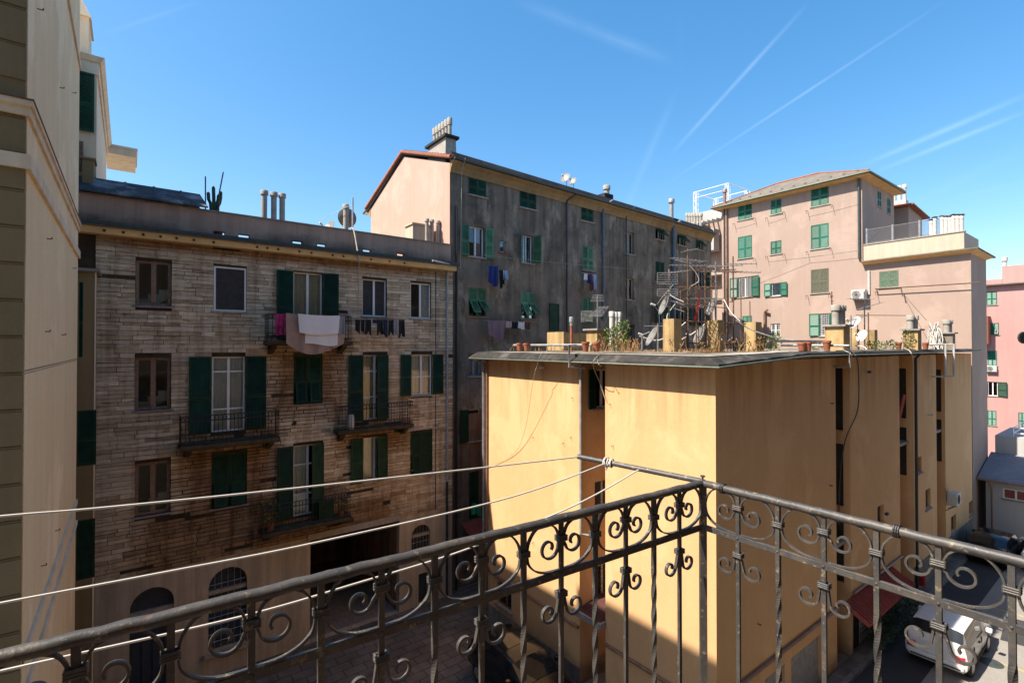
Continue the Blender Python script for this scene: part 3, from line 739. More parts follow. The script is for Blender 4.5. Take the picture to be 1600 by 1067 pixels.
def flue(b, px, ytop, V, zbase, r, mat, cap=1.35):
    p = onV(px, ytop, V); c = MB(); lathe_pot(c, p.x, V, zbase, p.z - zbase, r, cap); return c.build('chimney_pot', mat, b, smooth=True)
for px, y in ((413, 298), (428, 300.5), (441, 303)): flue(stone, px, y, 21.2, 3.8, .105, M['pot_grey'])
flue(stone, 540.5, 320, 21.0, 3.8, .105, M['pot_grey'])
m = MB(); p = onV(645, 380, 21.6); q = onV(668, 354, 21.6); m.box(p.x, q.x + .25, 21.6, 22.4, 3.8, q.z); m.box(p.x - .06, q.x + .31, 21.54, 22.46, q.z, q.z + .08); m.build('roof_hut', M['cream_wall'], stone)
for px, y in ((667, 342), (675, 343.5), (684.5, 345)): flue(stone, px, y, 21.2, 3.8, .085, M['pot_grey'])
# downpipe at the right end, drain cables
def pipe(b, pts, r, mat, name='downpipe', n=8):
    m = MB(); m.tube(pts, r, n); return m.build(name, mat, b, smooth=True)
a = SF.px(697, 600)[0]
pipe(stone, [SF.P(SF.px(674, 407, .4)[0], 3.74, .48), SF.P(a - .1, 3.70, .42), SF.P(a, 3.35, .12), SF.P(a, 3.0, .1), SF.P(a, SF.px(692, 752)[1], .1)], .045, M['pipe_grey'])
pipe(stone, [SF.P(SF.px(634, 547)[0], SF.px(634, 547)[1], .06), SF.P(a, SF.px(695, 547)[1], .06)], .025, M['pipe_grey'])
pipe(stone, [SF.P(SF.px(636, 673)[0], SF.px(636, 673)[1], .06), SF.P(a, SF.px(695, 666)[1], .06)], .025, M['pipe_grey'])
pipe(stone, [SF.P(a, SF.px(692, 752)[1], .1), SF.P(a, GZ, .1)], .05, M['pipe_black'])
a2 = SF.px(680, 600)[0]
pipe(stone, [SF.P(a2, SF.px(682, 425)[1], .05), SF.P(a2, SF.px(681, 610)[1], .04), SF.P(a2, ZG, .05)], .016, M['pipe_black'], 'drain_pipe')

# ================================================================== dark rendered house
D0, D1 = Vector((11.83, 20.3, 0)), Vector((34.9, 21.0, 0))
DF = Fac(D0, D1 - D0); DL = (D1 - D0).length
dark = thing('soot_grey_house', 'long soot-grey rendered house with a pink gable end and pale green shutters', 'building', (23, 20.7, GZ))
rd = DF.rect
DH = {'a1': rd(732, 277, 760, 303), 'a2': rd(812, 297, 838, 323), 'a3': rd(908, 320, 927, 344), 'a4': rd(1024, 356, 1038, 373), 'a5': rd(1058, 366, 1071, 382), 'a6': rd(1087, 374, 1098, 389),
      'm1': rd(977, 361, 991, 396), 'm2': rd(977, 433, 991, 468), 'm3': rd(978, 507, 992, 540),
      'b1': rd(732, 352, 757, 400), 's1': rd(781, 376, 790, 394), 'b2': rd(815, 366, 833, 410), 'b3': rd(910, 384, 927, 421), 'b4': rd(1024, 408, 1038, 440), 'b5': rd(1088, 422, 1099, 450),
      'c1': rd(732, 449, 760, 494), 'c2': rd(814, 455, 837, 498), 'c3': rd(910, 464, 927, 505), 'c4': rd(1027, 478, 1037, 505), 'c5': rd(1088, 480, 1099, 510), 'c6': rd(1060, 480, 1071, 508),
      'd1': rd(732, 552, 752, 588), 'e1': rd(731, 640, 752, 690)}
dm = MB(); ZD0, ZD1 = 8.25, 8.0
wall(dm, DF, 0, DL, -3.2, 8.25, list(DH.values()), .22)
zf = 8.45
dm.poly([(D0.x, 20.3, GZ), (D0.x, 29.9, GZ), (D0.x, 29.9, -3.2), (D0.x, 20.3, -3.2)])
dm.poly([(D1.x, D1.y, GZ), (D1.x, 29.9, GZ), (D1.x, 29.9, 8.3), (D1.x, 25.2, 10.2), (D1.x, D1.y, 8.3)])
dm.poly([(D0.x, 29.9, GZ), (D1.x, 29.9, GZ), (D1.x, 29.9, 8.3), (D0.x, 29.9, 8.3)])
dm.build('wall', M['dark_render'], dark)
lm = MB(); DLH = [rd(733, 738, 748, 812)]
wall(lm, DF, 0, DL, GZ, -3.2, DLH, .2); lm.build('lower_wall', M['dark_low'], dark)
gm = MB(); gm.poly([(D0.x - .004, 20.3, -3.2), (D0.x - .004, 29.9, -3.2), (D0.x - .004, 29.9, 8.5), (D0.x - .004, 25.2, 10.32), (D0.x - .004, 20.3, 8.55)])
gm.build('gable_wall', M['gable_pink'], dark)
# cove, gutter, upstand, roof
def strip(prof):                                                            # a moulding swept along the front eave; prof = (outward, z)
    mb = MB(); pts0 = [DF.P(0, z, n) for n, z in prof]; pts1 = [DF.P(DL, z - .24, n) for n, z in prof]; k = len(prof)
    return mb.add(pts0 + pts1, [(i, (i + 1) % k, k + (i + 1) % k, k + i) for i in range(k)] + [tuple(range(k)), tuple(range(k, 2 * k))])
strip([(.003, 8.12), (.05, 8.12), (.08, 8.28), (.18, 8.44), (.34, 8.56), (.34, 8.62), (.003, 8.62)]).build('cove_cornice', M['cove'], dark)
strip([(.003, 8.63), (.45, 8.63), (.47, 8.72), (.40, 8.72), (.003, 8.70)]).build('gutter', M['gutter'], dark)
strip([(-.1, 8.71), (.28, 8.71), (.12, 9.06), (-.1, 9.06)]).build('roof_upstand', M['slate_dark'], dark)
rm = MB()
rm.hexa([(D0.x - .1, 20.1, 8.66), (D1.x, 20.8, 8.45), (D1.x, 25.2, 10.25), (D0.x - .1, 25.2, 10.4), (D0.x - .1, 20.1, 8.78), (D1.x, 20.8, 8.57), (D1.x, 25.2, 10.37), (D0.x - .1, 25.2, 10.52)])
rm.hexa([(D0.x - .1, 25.2, 10.4), (D1.x, 25.2, 10.25), (D1.x, 30.4, 8.3), (D0.x - .1, 30.4, 8.38), (D0.x - .1, 25.2, 10.52), (D1.x, 25.2, 10.37), (D1.x, 30.4, 8.42), (D0.x - .1, 30.4, 8.5)])
rm.build('roof', M['slate_dark'], dark)
tm = MB()                                                                   # barrel tiles along the verge
for (y0, z0, y1, z1, n) in ((20.0, 8.72, 25.2, 10.56, 18), (30.5, 8.62, 25.2, 10.56, 18)):
    for i in range(n):
        f0 = i / n; f1 = (i + 1.12) / n
        p0 = Vector((D0.x - .12, y0 + (y1 - y0) * f0, z0 + (z1 - z0) * f0 + .02)); p1 = Vector((D0.x - .12, y0 + (y1 - y0) * f1, z0 + (z1 - z0) * f1))
        tm.tube([p0, p1], [.10, .085], 8)
        tm.tube([p0 + Vector((.16, 0, .01)), p1 + Vector((.16, 0, .01))], [.10, .085], 8)
tm.build('verge_tiles', M['tile'], dark)
em = MB(); em.prism([(D0.x - .02, 29.9, 8.0), (D0.x - .02, 30.5, 8.3), (D0.x - .02, 31.0, 8.42), (D0.x - .02, 31.0, 8.5), (D0.x - .02, 29.9, 8.62)], (10, 0, 0)); em.build('back_cornice', M['cove'], dark)
em = MB(); em.prism([(D0.x - .06, 29.95, 8.64), (D0.x - .06, 31.15, 8.43), (D0.x - .06, 31.15, 8.5), (D0.x - .06, 29.95, 8.75)], (10, 0, 0)); em.build('back_gutter', M['gutter'], dark)
# ridge chimney with a row of six pots
cm = MB(); p = onV(697, 243, 21.6); cx_, cz_ = p.x, 8.9
ztop = onV(697, 221, 21.6).z; cm.hexa([(cx_ - .32, 21.1, cz_), (cx_ + .32, 21.1, cz_), (cx_ + .32, 23.0, cz_), (cx_ - .32, 23.0, cz_), (cx_ - .28, 21.15, ztop), (cx_ + .28, 21.15, ztop), (cx_ + .28, 22.9, ztop), (cx_ - .28, 22.9, ztop)])
ch = cm.build('chimney', M['pot_grey'], dark)
m = MB(); m.box(cx_ - .4, cx_ + .4, 21.0, 23.1, ztop, ztop + .12); m.build('chimney_cap', M['slate_dark'], ch)
zp = onV(702, 187, 21.4).z
for i in range(6): m = MB(); lathe_pot(m, cx_, 21.25 + i * .3, ztop + .12, zp - ztop - .12, .095, 1.3, .35); m.build('chimney_pot', M['pot_grey'], ch, smooth=True)
def dflue(px, ytop, ybase, V, r, mat, cap=1.35, base=True, name='chimney_pot'):
    p = onV(px, ytop, V); q = onV(px, ybase, V); m = MB(); lathe_pot(m, p.x, V, q.z, p.z - q.z, r, cap, .28); return m.build(name, mat, dark, smooth=True)
dflue(948, 290, 309, 22.0, .17, M['pot_grey']); dflue(1049, 311, 352, 20.8, .14, M['pipe_light'], 1.5)
m = MB(); p = onV(948, 304, 22.0); m.box(p.x - .4, p.x + .4, 21.8, 22.4, 8.6, p.z); m.build('chimney_stack', M['slate_dark'], dark)
# downpipes on the front
def dpipe(px, y0, y1, r, mat, off=.09):
    a = DF.px(px, (y0 + y1) / 2)[0]; z0 = DF.px(px, y0)[1]; z1 = DF.px(px, y1)[1]
    return pipe(dark, [DF.P(a + .5, z0 + .45, .4), DF.P(a + .06, z0 + .06, off), DF.P(a, z0 - .15, off), DF.P(a, z1, off)], r, mat)
dpipe(884, 315, 520, .045, M['pipe_black']); dpipe(941, 325, 500, .075, M['pipe_blue']); dpipe(977, 335, 540, .03, M['pipe_black']); dpipe(1050, 355, 545, .12, M['pipe_blue'], .16)
a = DF.px(712, 600)[0]; pipe(dark, [DF.P(a, 6.6, .07), DF.P(a, GZ, .07)], .045, M['pipe_black'])
a = DF.px(718, 300)[0]; pipe(dark, [DF.P(a, 8.75, .5), DF.P(a, 8.3, .2), DF.P(a, DF.px(718, 420)[1], .08)], .018, M['cable_pale'], 'pale_cable')
m = MB()
for x0, y0, x1, y1 in ((704, 392, 990, 420), (704, 523, 990, 520)):
    pass
for k in ('a1', 'a2', 'a3'): window(dark, DF, DH[k], M['white_frame'], shutters=True, shm=M['sh_pine'], sill='sill_stone', depth=.15)
for k in ('a4', 'a5', 'a6'): window(dark, DF, DH[k], M['white_frame'], shutters=True, shm=M['sh_pine'], flap=(.75, .75) if k != 'a6' else (0, .75), mid=.97, sill='sill_stone', depth=.15)
for k in ('m1', 'm2'): window(dark, DF, DH[k], M['pale_wood'], leaves=2, depth=.2, fw=.09, sill='sill_stone')
window(dark, DF, DH['m3'], M['brown_wood'], leaves=1, depth=.2, net=True)
window(dark, DF, DH['b1'], M['white_frame'], leaves=2, curtain='cloth_pink', curtain_part=(.55, 1), shutters=.46, shm=M['sh_mid'], swing=(math.pi - .05, math.pi - .12), depth=.18, sill='sill_stone')
window(dark, DF, DH['s1'], M['grey_frame'], leaves=1, depth=.12, sill='terracotta')
window(dark, DF, DH['b2'], M['white_frame'], leaves=2, shutters=.48, shm=M['sh_mid'], swing=(2.3, 1.9), depth=.2, sill='sill_stone')
window(dark, DF, DH['b3'], M['white_frame'], shutters=True, shm=M['sh_mid'], depth=.15, sill='sill_stone')
window(dark, DF, DH['b4'], M['white_frame'], shutters=True, shm=M['sh_pine'], flap=(.3, 0), depth=.15, sill='sill_stone')
window(dark, DF, DH['b5'], M['grey_frame'], leaves=2, curtain='cloth_sky', shutters=.45, shm=M['sh_pine'], swing=(2.6, 2.6), depth=.15)
for k in ('c1', 'c2'): window(dark, DF, DH[k], M['brown_wood'], shutters=True, shm=M['sh_mid'], flap=(.6, .75), mid=.56, depth=.16, sill='sill')
window(dark, DF, DH['c3'], M['white_frame'], shutters=True, shm=M['sh_mid'], flap=(.3, .1), depth=.15)
for k in ('c4', 'c5', 'c6'): window(dark, DF, DH[k], M['grey_frame'], leaves=2, curtain='cloth_sky', shutters=.6 if k == 'c4' else .45, shm=M['sh_pine'], swing=(2.7, 2.7), depth=.15)
window(dark, DF, DH['d1'], M['grey_frame'], leaves=2, curtain='curtain', depth=.2, sill='sill_stone')
window(dark, DF, DH['e1'], M['white_frame'], leaves=1, net=True, shutters=.48, shm=M['sh_dark'], swing=(math.pi - .05, math.pi), depth=.2, sill='sill_stone')
window(dark, DF, DLH[0], M['brown_wood'], leaves=1, shutters=True, shm=M['sh_dark'], depth=.15)
pr = rd(858, 474, 873, 516); m = leaf_mb(DF.P(pr[0], pr[2], .01), DF.d, pr[1] - pr[0], pr[3] - pr[2], plain=True); m.build('door', M['sh_pine'], dark)

# ================================================================== ochre house in the middle
YU, YV = 12.06, 7.15
yel = thing('ochre_flat_roofed_house', 'ochre rendered house with a flat cluttered roof and tall recesses', 'building', (25, 12, GZ))
path = [(12.06, 17.8), (12.06, 12.09), (15.2, 12.09), (15.2, 10.94), (12.06, 10.94), (12.06, 7.15), (19.7, 7.15), (19.7, 8.5), (21.0, 8.5), (21.0, 7.15), (26.5, 7.15), (26.5, 8.4), (28.3, 8.4), (28.3, 7.15),
        (32.1, 7.15), (32.1, 8.4), (33.7, 8.4), (33.7, 7.15), (39.4, 7.15), (39.4, 17.8), (12.06, 17.8)]
EF = [Fac(path[i], Vector(path[i + 1]) - Vector(path[i])) for i in range(len(path) - 1)]
EL = [(Vector(path[i + 1]) - Vector(path[i])).length for i in range(len(path) - 1)]
YH = {i: [] for i in range(len(EF))}
YH[0] = [EF[0].rect(777, 905, 799, 942)]
w_a = EF[1].px(929, 600)[0]; zq = lambda y: EF[1].px(932, y)[1]
YH[1] = [(w_a, w_a + .9, zq(638), zq(577)), (w_a, w_a + .9, zq(806), zq(752)), (w_a - .1, w_a + .9, zq(962), zq(884))]
RF = EF[5]
def yh(i, *px): r = EF[i].rect(*px); YH[i].append(r); return r
wins_r = {13: [(1446, 766, 1454, 797), (1433, 715, 1440, 740)], 17: [(1486, 808, 1494, 834), (1514, 785, 1520, 807)], 9: [(1371, 792, 1381, 822), (1406, 0, 1407, 1)]}
YH[13] = [EF[13].rect(*w) for w in wins_r[13]]; YH[17] = [EF[17].rect(*w) for w in wins_r[17]]
YH[9] = [EF[9].rect(*wins_r[9][0])]
YH[5] = [(EF[5].px(1236, 1000)[0], EF[5].px(1283, 1000)[0], GZ + .003, -9.55), (EF[5].px(1195, 1000)[0], EF[5].px(1226, 1000)[0], GZ + .003, -9.55)]
shop = (.15, 2.6, GZ + .003, -9.3); YH[9].append(shop)
for i, a_, w_, zs2 in ((8, .45, 1.12, ((-3.1, 2.3), (-5.9, 2.3), (-8.7, 2.3))), (12, .3, 1.02, ((-3.3, 2.3), (-5.9, 2.2))), (16, .4, 1.10, ((-3.4, 2.2), (-6.0, 2.2)))):
    YH[i] = [(a_, w_, z, z + h_) for z, h_ in zs2]
ym = MB()
for i, (f, l) in enumerate(zip(EF, EL)): wall(ym, f, 0, l, GZ, -.40, YH[i], .2)
ym.build('wall', M['yellow'], yel)
window(yel, EF[0], YH[0][0], M['brown_wood'], leaves=2, grille=True, sill='sill', depth=.18)
window(yel, EF[1], YH[1][0], M['white_frame'], leaves=2, shutters=.34, shm=M['sh_dark'], swing=(math.pi - .05, math.pi), depth=.15, sill='sill')
window(yel, EF[1], YH[1][1], M['grey_frame'], leaves=2, depth=.15, sill='sill', net=True)
window(yel, EF[1], YH[1][2], M['grey_frame'], leaves=2, depth=.1, grille=True, curtain='green_net')
for i in (13, 17):
    for h in YH[i]: window(yel, EF[i], h, M['brown_wood'], leaves=1, depth=.17, sill='sill', net=True, fw=.04)
window(yel, EF[9], YH[9][0], M['brown_wood'], leaves=1, depth=.17, sill='sill', net=True, fw=.04)
for i in (8, 12, 16):
    for h in YH[i]: window(yel, EF[i], h, M['black_iron'], leaves=1, depth=.15, net=True, bar=.45)
for h in YH[5]:
    m = MB(); k = int((h[3] - h[2]) / .09)
    for j in range(k):
        z0 = h[2] + (h[3] - h[2]) * j / k; z1 = h[2] + (h[3] - h[2]) * (j + 1) / k
        m.prism([EF[5].P(h[0] + .003, z0, -.14), EF[5].P(h[0] + .003, z0 + .012, -.10), EF[5].P(h[0] + .003, z1 - .002, -.115), EF[5].P(h[0] + .003, z1, -.14)], EF[5].d * (h[1] - h[0] - .006))
    m.build('roller_shutter', M['shop_shutter'], yel)
# ground windows with grilles on the lit face
# shop front in the shaded face: slatted door, painted door
m = MB(); f = EF[9]; f.box(m, shop[0] + .01, 1.1, shop[2], shop[3] - .01, -.19, -.13)
k = 22
for j in range(k): z = shop[2] + .1 + j * (shop[3] - shop[2] - .2) / k; f.box(m, shop[0] + .05, 1.05, z, z + .03, -.13, -.11)
m.build('slatted_door', M['black_iron'], yel)
M['door_worn'] = plaster('worn_white_door', (.5, .46, .4), (.2, .17, .14), 2.2, .2, stains=(.06, .05, .05))
m = MB(); f.box(m, 1.12, 2.55, shop[2], shop[3] - .01, -.16, -.10); m.build('worn_door', M['door_worn'], yel)
m = MB()
for j in range(3): f.box(m, 1.25, 2.2, shop[2] + .35 + j * .16, shop[2] + .42 + j * .16, -.10, -.097)
m.build('door_slot', M['black_iron'], yel)
m = MB(); m.hexa([(20.2, 7.14, -9.18), (25.2, 7.14, -9.18), (25.2, 6.35, -9.62), (20.2, 6.35, -9.62), (20.2, 7.14, -9.10), (25.2, 7.14, -9.10), (25.2, 6.35, -9.54), (20.2, 6.35, -9.54)])
for k in range(26): u = 20.25 + k * .195; m.tube([(u, 7.13, -9.09), (u, 6.31, -9.545)], .055, 6)
m.build('tiled_awning', M['tile_red'], yel)
m = MB(); m.hexa([(11.85, 12.05, -8.80), (13.3, 12.05, -8.6), (13.3, 10.98, -8.6), (11.85, 10.98, -8.80), (11.85, 12.05, -8.72), (13.3, 12.05, -8.52), (13.3, 10.98, -8.52), (11.85, 10.98, -8.72)]); m.build('tiled_ledge', tile_mat('shade_toned_red_tile', (.10, .035, .028), (.06, .025, .02), 'Y', 3), yel)  # dull red tiles, darkened further: the ledge's shade is put into their colour
m = MB(); m.box(11.77, 11.85, 10.9, 12.13, -8.87, -8.69); m.box(11.85, 12.05, 10.9, 10.97, -8.87, -8.69); m.build('ledge_edge', M['sill'], yel)
# plinth, string pipes
for i in (0, 4, 9, 13, 17):
    m = MB(); EF[i].box(m, 2.8 if i == 9 else 0, EL[i] - .002, GZ, -10.75 if i < 5 else -10.0, .002, .03); m.build('plinth', M['plinth'], yel)
pipe(yel, [EF[0].P(.3, -9.38, .05), EF[0].P(EL[0] - .02, -9.38, .05)], .05, M['pipe_copper'], 'wall_pipe'); pipe(yel, [EF[4].P(.02, -9.38, .05), EF[4].P(EL[4] - .1, -9.38, .05)], .05, M['pipe_copper'], 'wall_pipe')
pipe(yel, [EF[5].P(.25, -9.08, .06), EF[5].P(EL[5] - .02, -9.08, .06)], .05, M['pipe_copper'], 'wall_pipe')
pipe(yel, [EF[9].P(.1, -9.0, .06), EF[9].P(EL[9] - .02, -9.0, .06)], .05, M['pipe_copper'], 'wall_pipe')
# roof: a slab whose edge slopes to the gutter, dipping towards the near corner
Bt = [(11.56, 18.2, -.50), (11.56, 6.76, -.52), (16.45, 6.72, -.29), (39.6, 6.72, -.27), (39.6, 18.2, -.27)]
Tp = [(11.86, 17.95, -.23), (11.88, 7.2, -.27), (16.6, 7.02, -.16), (39.5, 7.02, -.13), (39.5, 18.1, -.13)]
Md = [(11.58, 18.2, -.42), (11.58, 6.78, -.44), (16.45, 6.74, -.21), (39.6, 6.74, -.19), (39.6, 18.2, -.19)]
def sub(P, n):                                                              # split ring edges so the slab edge can sag and chip a little
    out = []
    for i in range(len(P)):
        a = Vector(P[i]); b = Vector(P[(i + 1) % len(P)])
        for k in range(n): out.append(a.lerp(b, k / n))
    return out
nb = 14; B_, M_, T_ = sub(Bt, nb), sub(Md, nb), sub(Tp, nb); rr = random.Random(3)
for v in M_: v.z += rr.uniform(-.012, .012)
for v in T_: v.z += rr.uniform(-.012, .012); v.x += rr.uniform(-.03, .03); v.y += rr.uniform(-.03, .03)
fm = MB(); K = len(B_); fm.add(B_ + M_ + T_, [(i, (i + 1) % K, K + (i + 1) % K, K + i) for i in range(K)] + [(K + i, K + (i + 1) % K, 2 * K + (i + 1) % K, 2 * K + i) for i in range(K)])
ro = fm.build('roof', M['bitumen'], yel)
m = MB(); m.poly([Vector(v) for v in T_]); m.build('roof_deck', M['concrete'], ro)
m = MB(); m.poly([Vector(v) for v in reversed(B_)]); m.build('soffit', M['yellow'], ro)
I_ = [v + Vector((1.0 if v.x < 12.6 else 0, .8 if v.y < 8 else 0, 0)) for v in T_]
m = MB(); up = Vector((0, 0, .02)); m.add([v + up for v in T_] + [v + up for v in I_], [(i, (i + 1) % K, K + (i + 1) % K, K + i) for i in range(nb * 3)]); m.build('roof_edge', plaster('bleached_screed', (.44, .41, .36), (.27, .245, .205), 2.5, .05, stains=(.12, .10, .08)), ro)
pipe(ro, [Vector(v) + Vector((-.03 if i < 2 else 0, -.03, .0)) for i, v in enumerate(Bt[:4])], .028, M['gutter_green'], 'gutter')
# downpipes and overflow pipes
def vpipe(f, px, y0, y1, r, mat, off=.1):
    a = f.px(px, (y0 + y1) / 2)[0]; return pipe(yel, [f.P(a, f.px(px, y0)[1], off), f.P(a, f.px(px, y1)[1], off)], r, mat)
p = onU(910, 570, 11.98); pipe(yel, [(11.98, 11.95, -.5), (11.98, 11.95, -6.2), (12.2, 11.6, -6.25)], .05, M['pipe_light'])
pipe(yel, [(11.6, 17.9, -.5), (11.98, 17.72, -.75), (11.98, 17.72, GZ)], .06, M['pipe_light']); pipe(yel, [(12.0, 17.5, -.5), (12.0, 17.5, GZ)], .045, M['pipe_copper'])
a = EF[13].px(1427.5, 700)[0]; pipe(yel, [EF[13].P(.05, -.25, .35), EF[13].P(.12, -.55, .1), EF[13].P(.12, GZ, .1)], .06, M['pipe_black'])
pipe(yel, [(19.85, 7.3, -.4), (19.85, 7.3, GZ)], .05, M['pipe_black']); pipe(yel, [(20.3, 8.3, -.4), (20.3, 8.3, GZ)], .06, M['pipe_grey'])
pipe(yel, [(32.25, 7.3, -.4), (32.25, 7.3, -7)], .05, M['pipe_black']); pipe(yel, [(32.9, 8.2, -.4), (32.9, 8.2, -7)], .05, M['pipe_grey'])
def roof_pipe(pts, r=.045, mat='pipe_light'): return pipe(yel, pts, r, M[mat], 'overflow_pipe')
d1 = onU(890, 534, 11.5); d2 = onU(890, 570, 11.5)
roof_pipe([(12.9, onU(803, 533, 12.9).y, .06), (12.9, onU(925, 532, 12.9).y, .06)]); roof_pipe([(12.9, onU(900, 533, 12.9).y, .05), (11.48, d1.y, .02), (11.48, d1.y, -.66), (12.0, d1.y - .2, -.70)])
e1 = onV(1327, 533, 6.6)
roof_pipe([(e1.x - .6, 8.6, .05), (e1.x, 8.4, .05), (e1.x, 6.6, .03), (e1.x, 6.6, onV(1327, 573, 6.6).z), (e1.x + .25, 7.2, onV(1327, 573, 6.6).z - .02)])
roof_pipe([onV(1200, 533, 9.5), onV(1290, 533, 9.0), Vector((e1.x, 8.4, .05))])
for px in (1477, 1490):
    e = onV(px, 545, 6.62); zb = onV(px, 588, 6.62).z; roof_pipe([(e.x - .4, 7.6, .1), (e.x, 6.62, .12), (e.x, 6.62, zb), (e.x - .2, 7.1, zb - .03)], .05, 'pipe_white')
roof_pipe([onV(1424, 537, 7.7), onV(1490, 537, 7.3)], .04, 'pipe_white')

# ================================================================== salmon tower house with a lower terraced wing
PU = 40.3; PF = Fac((PU, 24), (0, -1))
pink = thing('salmon_tower_house', 'salmon house with a taller block, fenced roof terrace wing and teal green shutters', 'building', (43, 15, GZ))
rp = PF.rect
PH = {'a1': rp(1153, 317, 1175, 345), 'a2': rp(1204, 314, 1221, 336), 'a3': rp(1267, 293, 1295, 324),
      'b1': rp(1153, 371, 1175, 405), 'b2': rp(1204, 378, 1221, 398), 'b3': rp(1267, 353, 1295, 390),
      'c1': rp(1153, 434, 1175, 465), 'c2': rp(1205, 443, 1220, 463), 'c3': rp(1267, 422, 1295, 459), 'c4': rp(1374, 425, 1404, 450),
      'd1': rp(1160, 494, 1175, 520), 'd2': rp(1204, 506, 1219, 526), 'd3': rp(1281, 490, 1297, 525)}
TA0, TA1 = PF.px(1128, 400)[0], 24 - 12.9                                    # tower block
WA1 = 24 - 7.28
TZ, WZ = 11.75, 5.8
m = MB(); wall(m, PF, TA0, TA1, GZ, TZ, [PH[k] for k in PH if k != 'c4'], .22)
y0, y1 = 24 - TA1, 24 - TA0
SFc = Fac((PU, 12.9), (1, 0))                                                # its shaded side
SH = [SFc.rect(1371, 298, 1377, 322), SFc.rect(1386, 309, 1391.5, 333)]
wall(m, SFc, 0, 6.6, WZ, TZ, SH, .2)
m.poly([(PU, y1, GZ), (PU + 6.6, y1, GZ), (PU + 6.6, y1, TZ), (PU, y1, TZ)]); m.poly([(PU + 6.6, y0, GZ), (PU + 6.6, y1, GZ), (PU + 6.6, y1, TZ), (PU + 6.6, y0, TZ)])
m.build('wall', M['pink'], pink)
m = MB(); wall(m, PF, TA1, WA1, GZ, WZ, [PH['c4']], .22)
WD = 4.1
wall(m, Fac((PU, 7.28), (1, 0)), 0, WD, GZ, WZ); m.poly([(PU + WD, 7.28, GZ), (PU + WD, 12.9, GZ), (PU + WD, 12.9, WZ), (PU + WD, 7.28, WZ)])
m.build('wing_wall', M['pink'], pink)
# tower roof
ov = .6; zr = TZ + .02
e = [(PU - ov, y0 - ov), (PU + 6.6 + ov, y0 - ov), (PU + 6.6 + ov, y1 + ov), (PU - ov, y1 + ov)]
m = MB(); m.add([(x, y, zr) for x, y in e] + [(x, y, zr + .16) for x, y in e] + [(PU + 3.3, y0 + 4.0, zr + 2.0), (PU + 3.3, y1 - 3.0, zr + 2.0)],
                [(3, 2, 1, 0), (0, 1, 5, 4), (1, 2, 6, 5), (2, 3, 7, 6), (3, 0, 4, 7), (4, 5, 8), (5, 6, 9, 8), (6, 7, 9), (7, 4, 8, 9)])
tr = m.build('roof', M['stone_roof'], pink)
m = MB()                                                                     # snow guards: two rows of small hooks along the eave slope
for k in range(13): y = y0 + .2 + k * (y1 - y0 - .2) / 12; m.box(PU - .12, PU + .04, y, y + .14, zr + .36, zr + .50)
m.build('roof_hook', M['stone_roof'], tr)
m = MB(); m.tube([(PU + 3.3, y0 + 4.0, zr + 2.03), (PU + 3.3, y1 - 3.0, zr + 2.03)], .09, 8); m.tube([(PU + 3.3, y1 - 3.0, zr + 2.03), (PU - ov, y1 + ov, zr + .17)], .06, 8); m.tube([(PU + 3.3, y0 + 4.0, zr + 2.03), (PU - ov, y0 - ov, zr + .17)], .06, 8)
m.build('ridge_tiles', M['tile'], tr)
m = MB(); m.add([(PU - ov + .02, y0 - ov + .02, zr - .012), (PU, y0, zr - .14), (PU, y1, zr - .14), (PU - ov + .02, y1 + ov - .02, zr - .012), (PU + 6.6, y0, zr - .14), (PU + 6.6 + ov, y0 - ov + .02, zr - .012)], [(0, 1, 2, 3), (0, 5, 4, 1)])
m.build('soffit', M['cream_paint'], tr)
pipe(tr, [(PU - ov - .05, y1 + ov, zr + .06), (PU - ov - .05, y0 - ov - .05, zr + .06), (PU + 6.6, y0 - ov - .05, zr + .06)], .08, M['gutter_green'], 'gutter')
# wing roof edge, terrace parapet, fence, pots
m = MB(); m.hexa([(PU - .45, 6.88, WZ), (PU + WD + .4, 6.88, WZ - .05), (PU + WD + .4, 12.89, WZ - .05), (PU - .45, 12.89, WZ), (PU - .45, 6.88, WZ + .09), (PU + WD + .4, 6.88, WZ + .03), (PU + WD + .4, 12.89, WZ + .2), (PU + .3, 12.89, WZ + .2)])
m.build('wing_roof', M['stone_roof'], pink)
m = MB(); m.add([(PU - .43, 6.9, WZ - .012), (PU, 7.28, WZ - .18), (PU, 12.88, WZ - .18), (PU - .43, 12.88, WZ - .012), (PU + WD, 7.28, WZ - .18), (PU + WD, 6.9, WZ - .06)], [(0, 1, 2, 3), (0, 5, 4, 1)]); m.build('wing_soffit', M['cream_paint'], pink)
yA = 7.6
m = MB(); m.box(PU + .1, PU + .3, yA, 12.88, WZ + .05, 7.0); m.box(PU + .3, PU + WD - .2, yA, yA + .2, WZ + .05, 6.995); tp = m.build('terrace_parapet', M['cream_wall'], pink)
m = MB(); m.box(PU + .05, PU + .35, yA - .05, 12.87, 7.0, 7.06); m.build('parapet_coping', M['sill_stone'], tp)
m = MB()
ya, yb = 8.35, 12.7; zt = 8.05
for i in range(int((yb - ya) / .13)):
    y = ya + i * .13
    for s in (1, -1):
        yq = y + s * (zt - 7.12)
        q0 = (PU + .2, y, 7.1); yq2 = min(max(yq, ya), yb); f = (yq2 - y) / (yq - y)
        if f > .05: m.bar(q0, (PU + .2, yq2, 7.1 + (zt - 7.12) * f), .014)
for j in range(1, 8):
    z = 7.1 + j * .13
    m.bar((PU + .2, ya, z), (PU + .2, min(yb, ya + zt - z), zt), .014); m.bar((PU + .2, yb, z), (PU + .2, max(ya, yb - (zt - z)), zt), .014)
for y in (ya, ya + (yb - ya) * .33, ya + (yb - ya) * .66, yb): m.box(PU + .15, PU + .25, y - .05, y + .05, 7.06, 8.15)
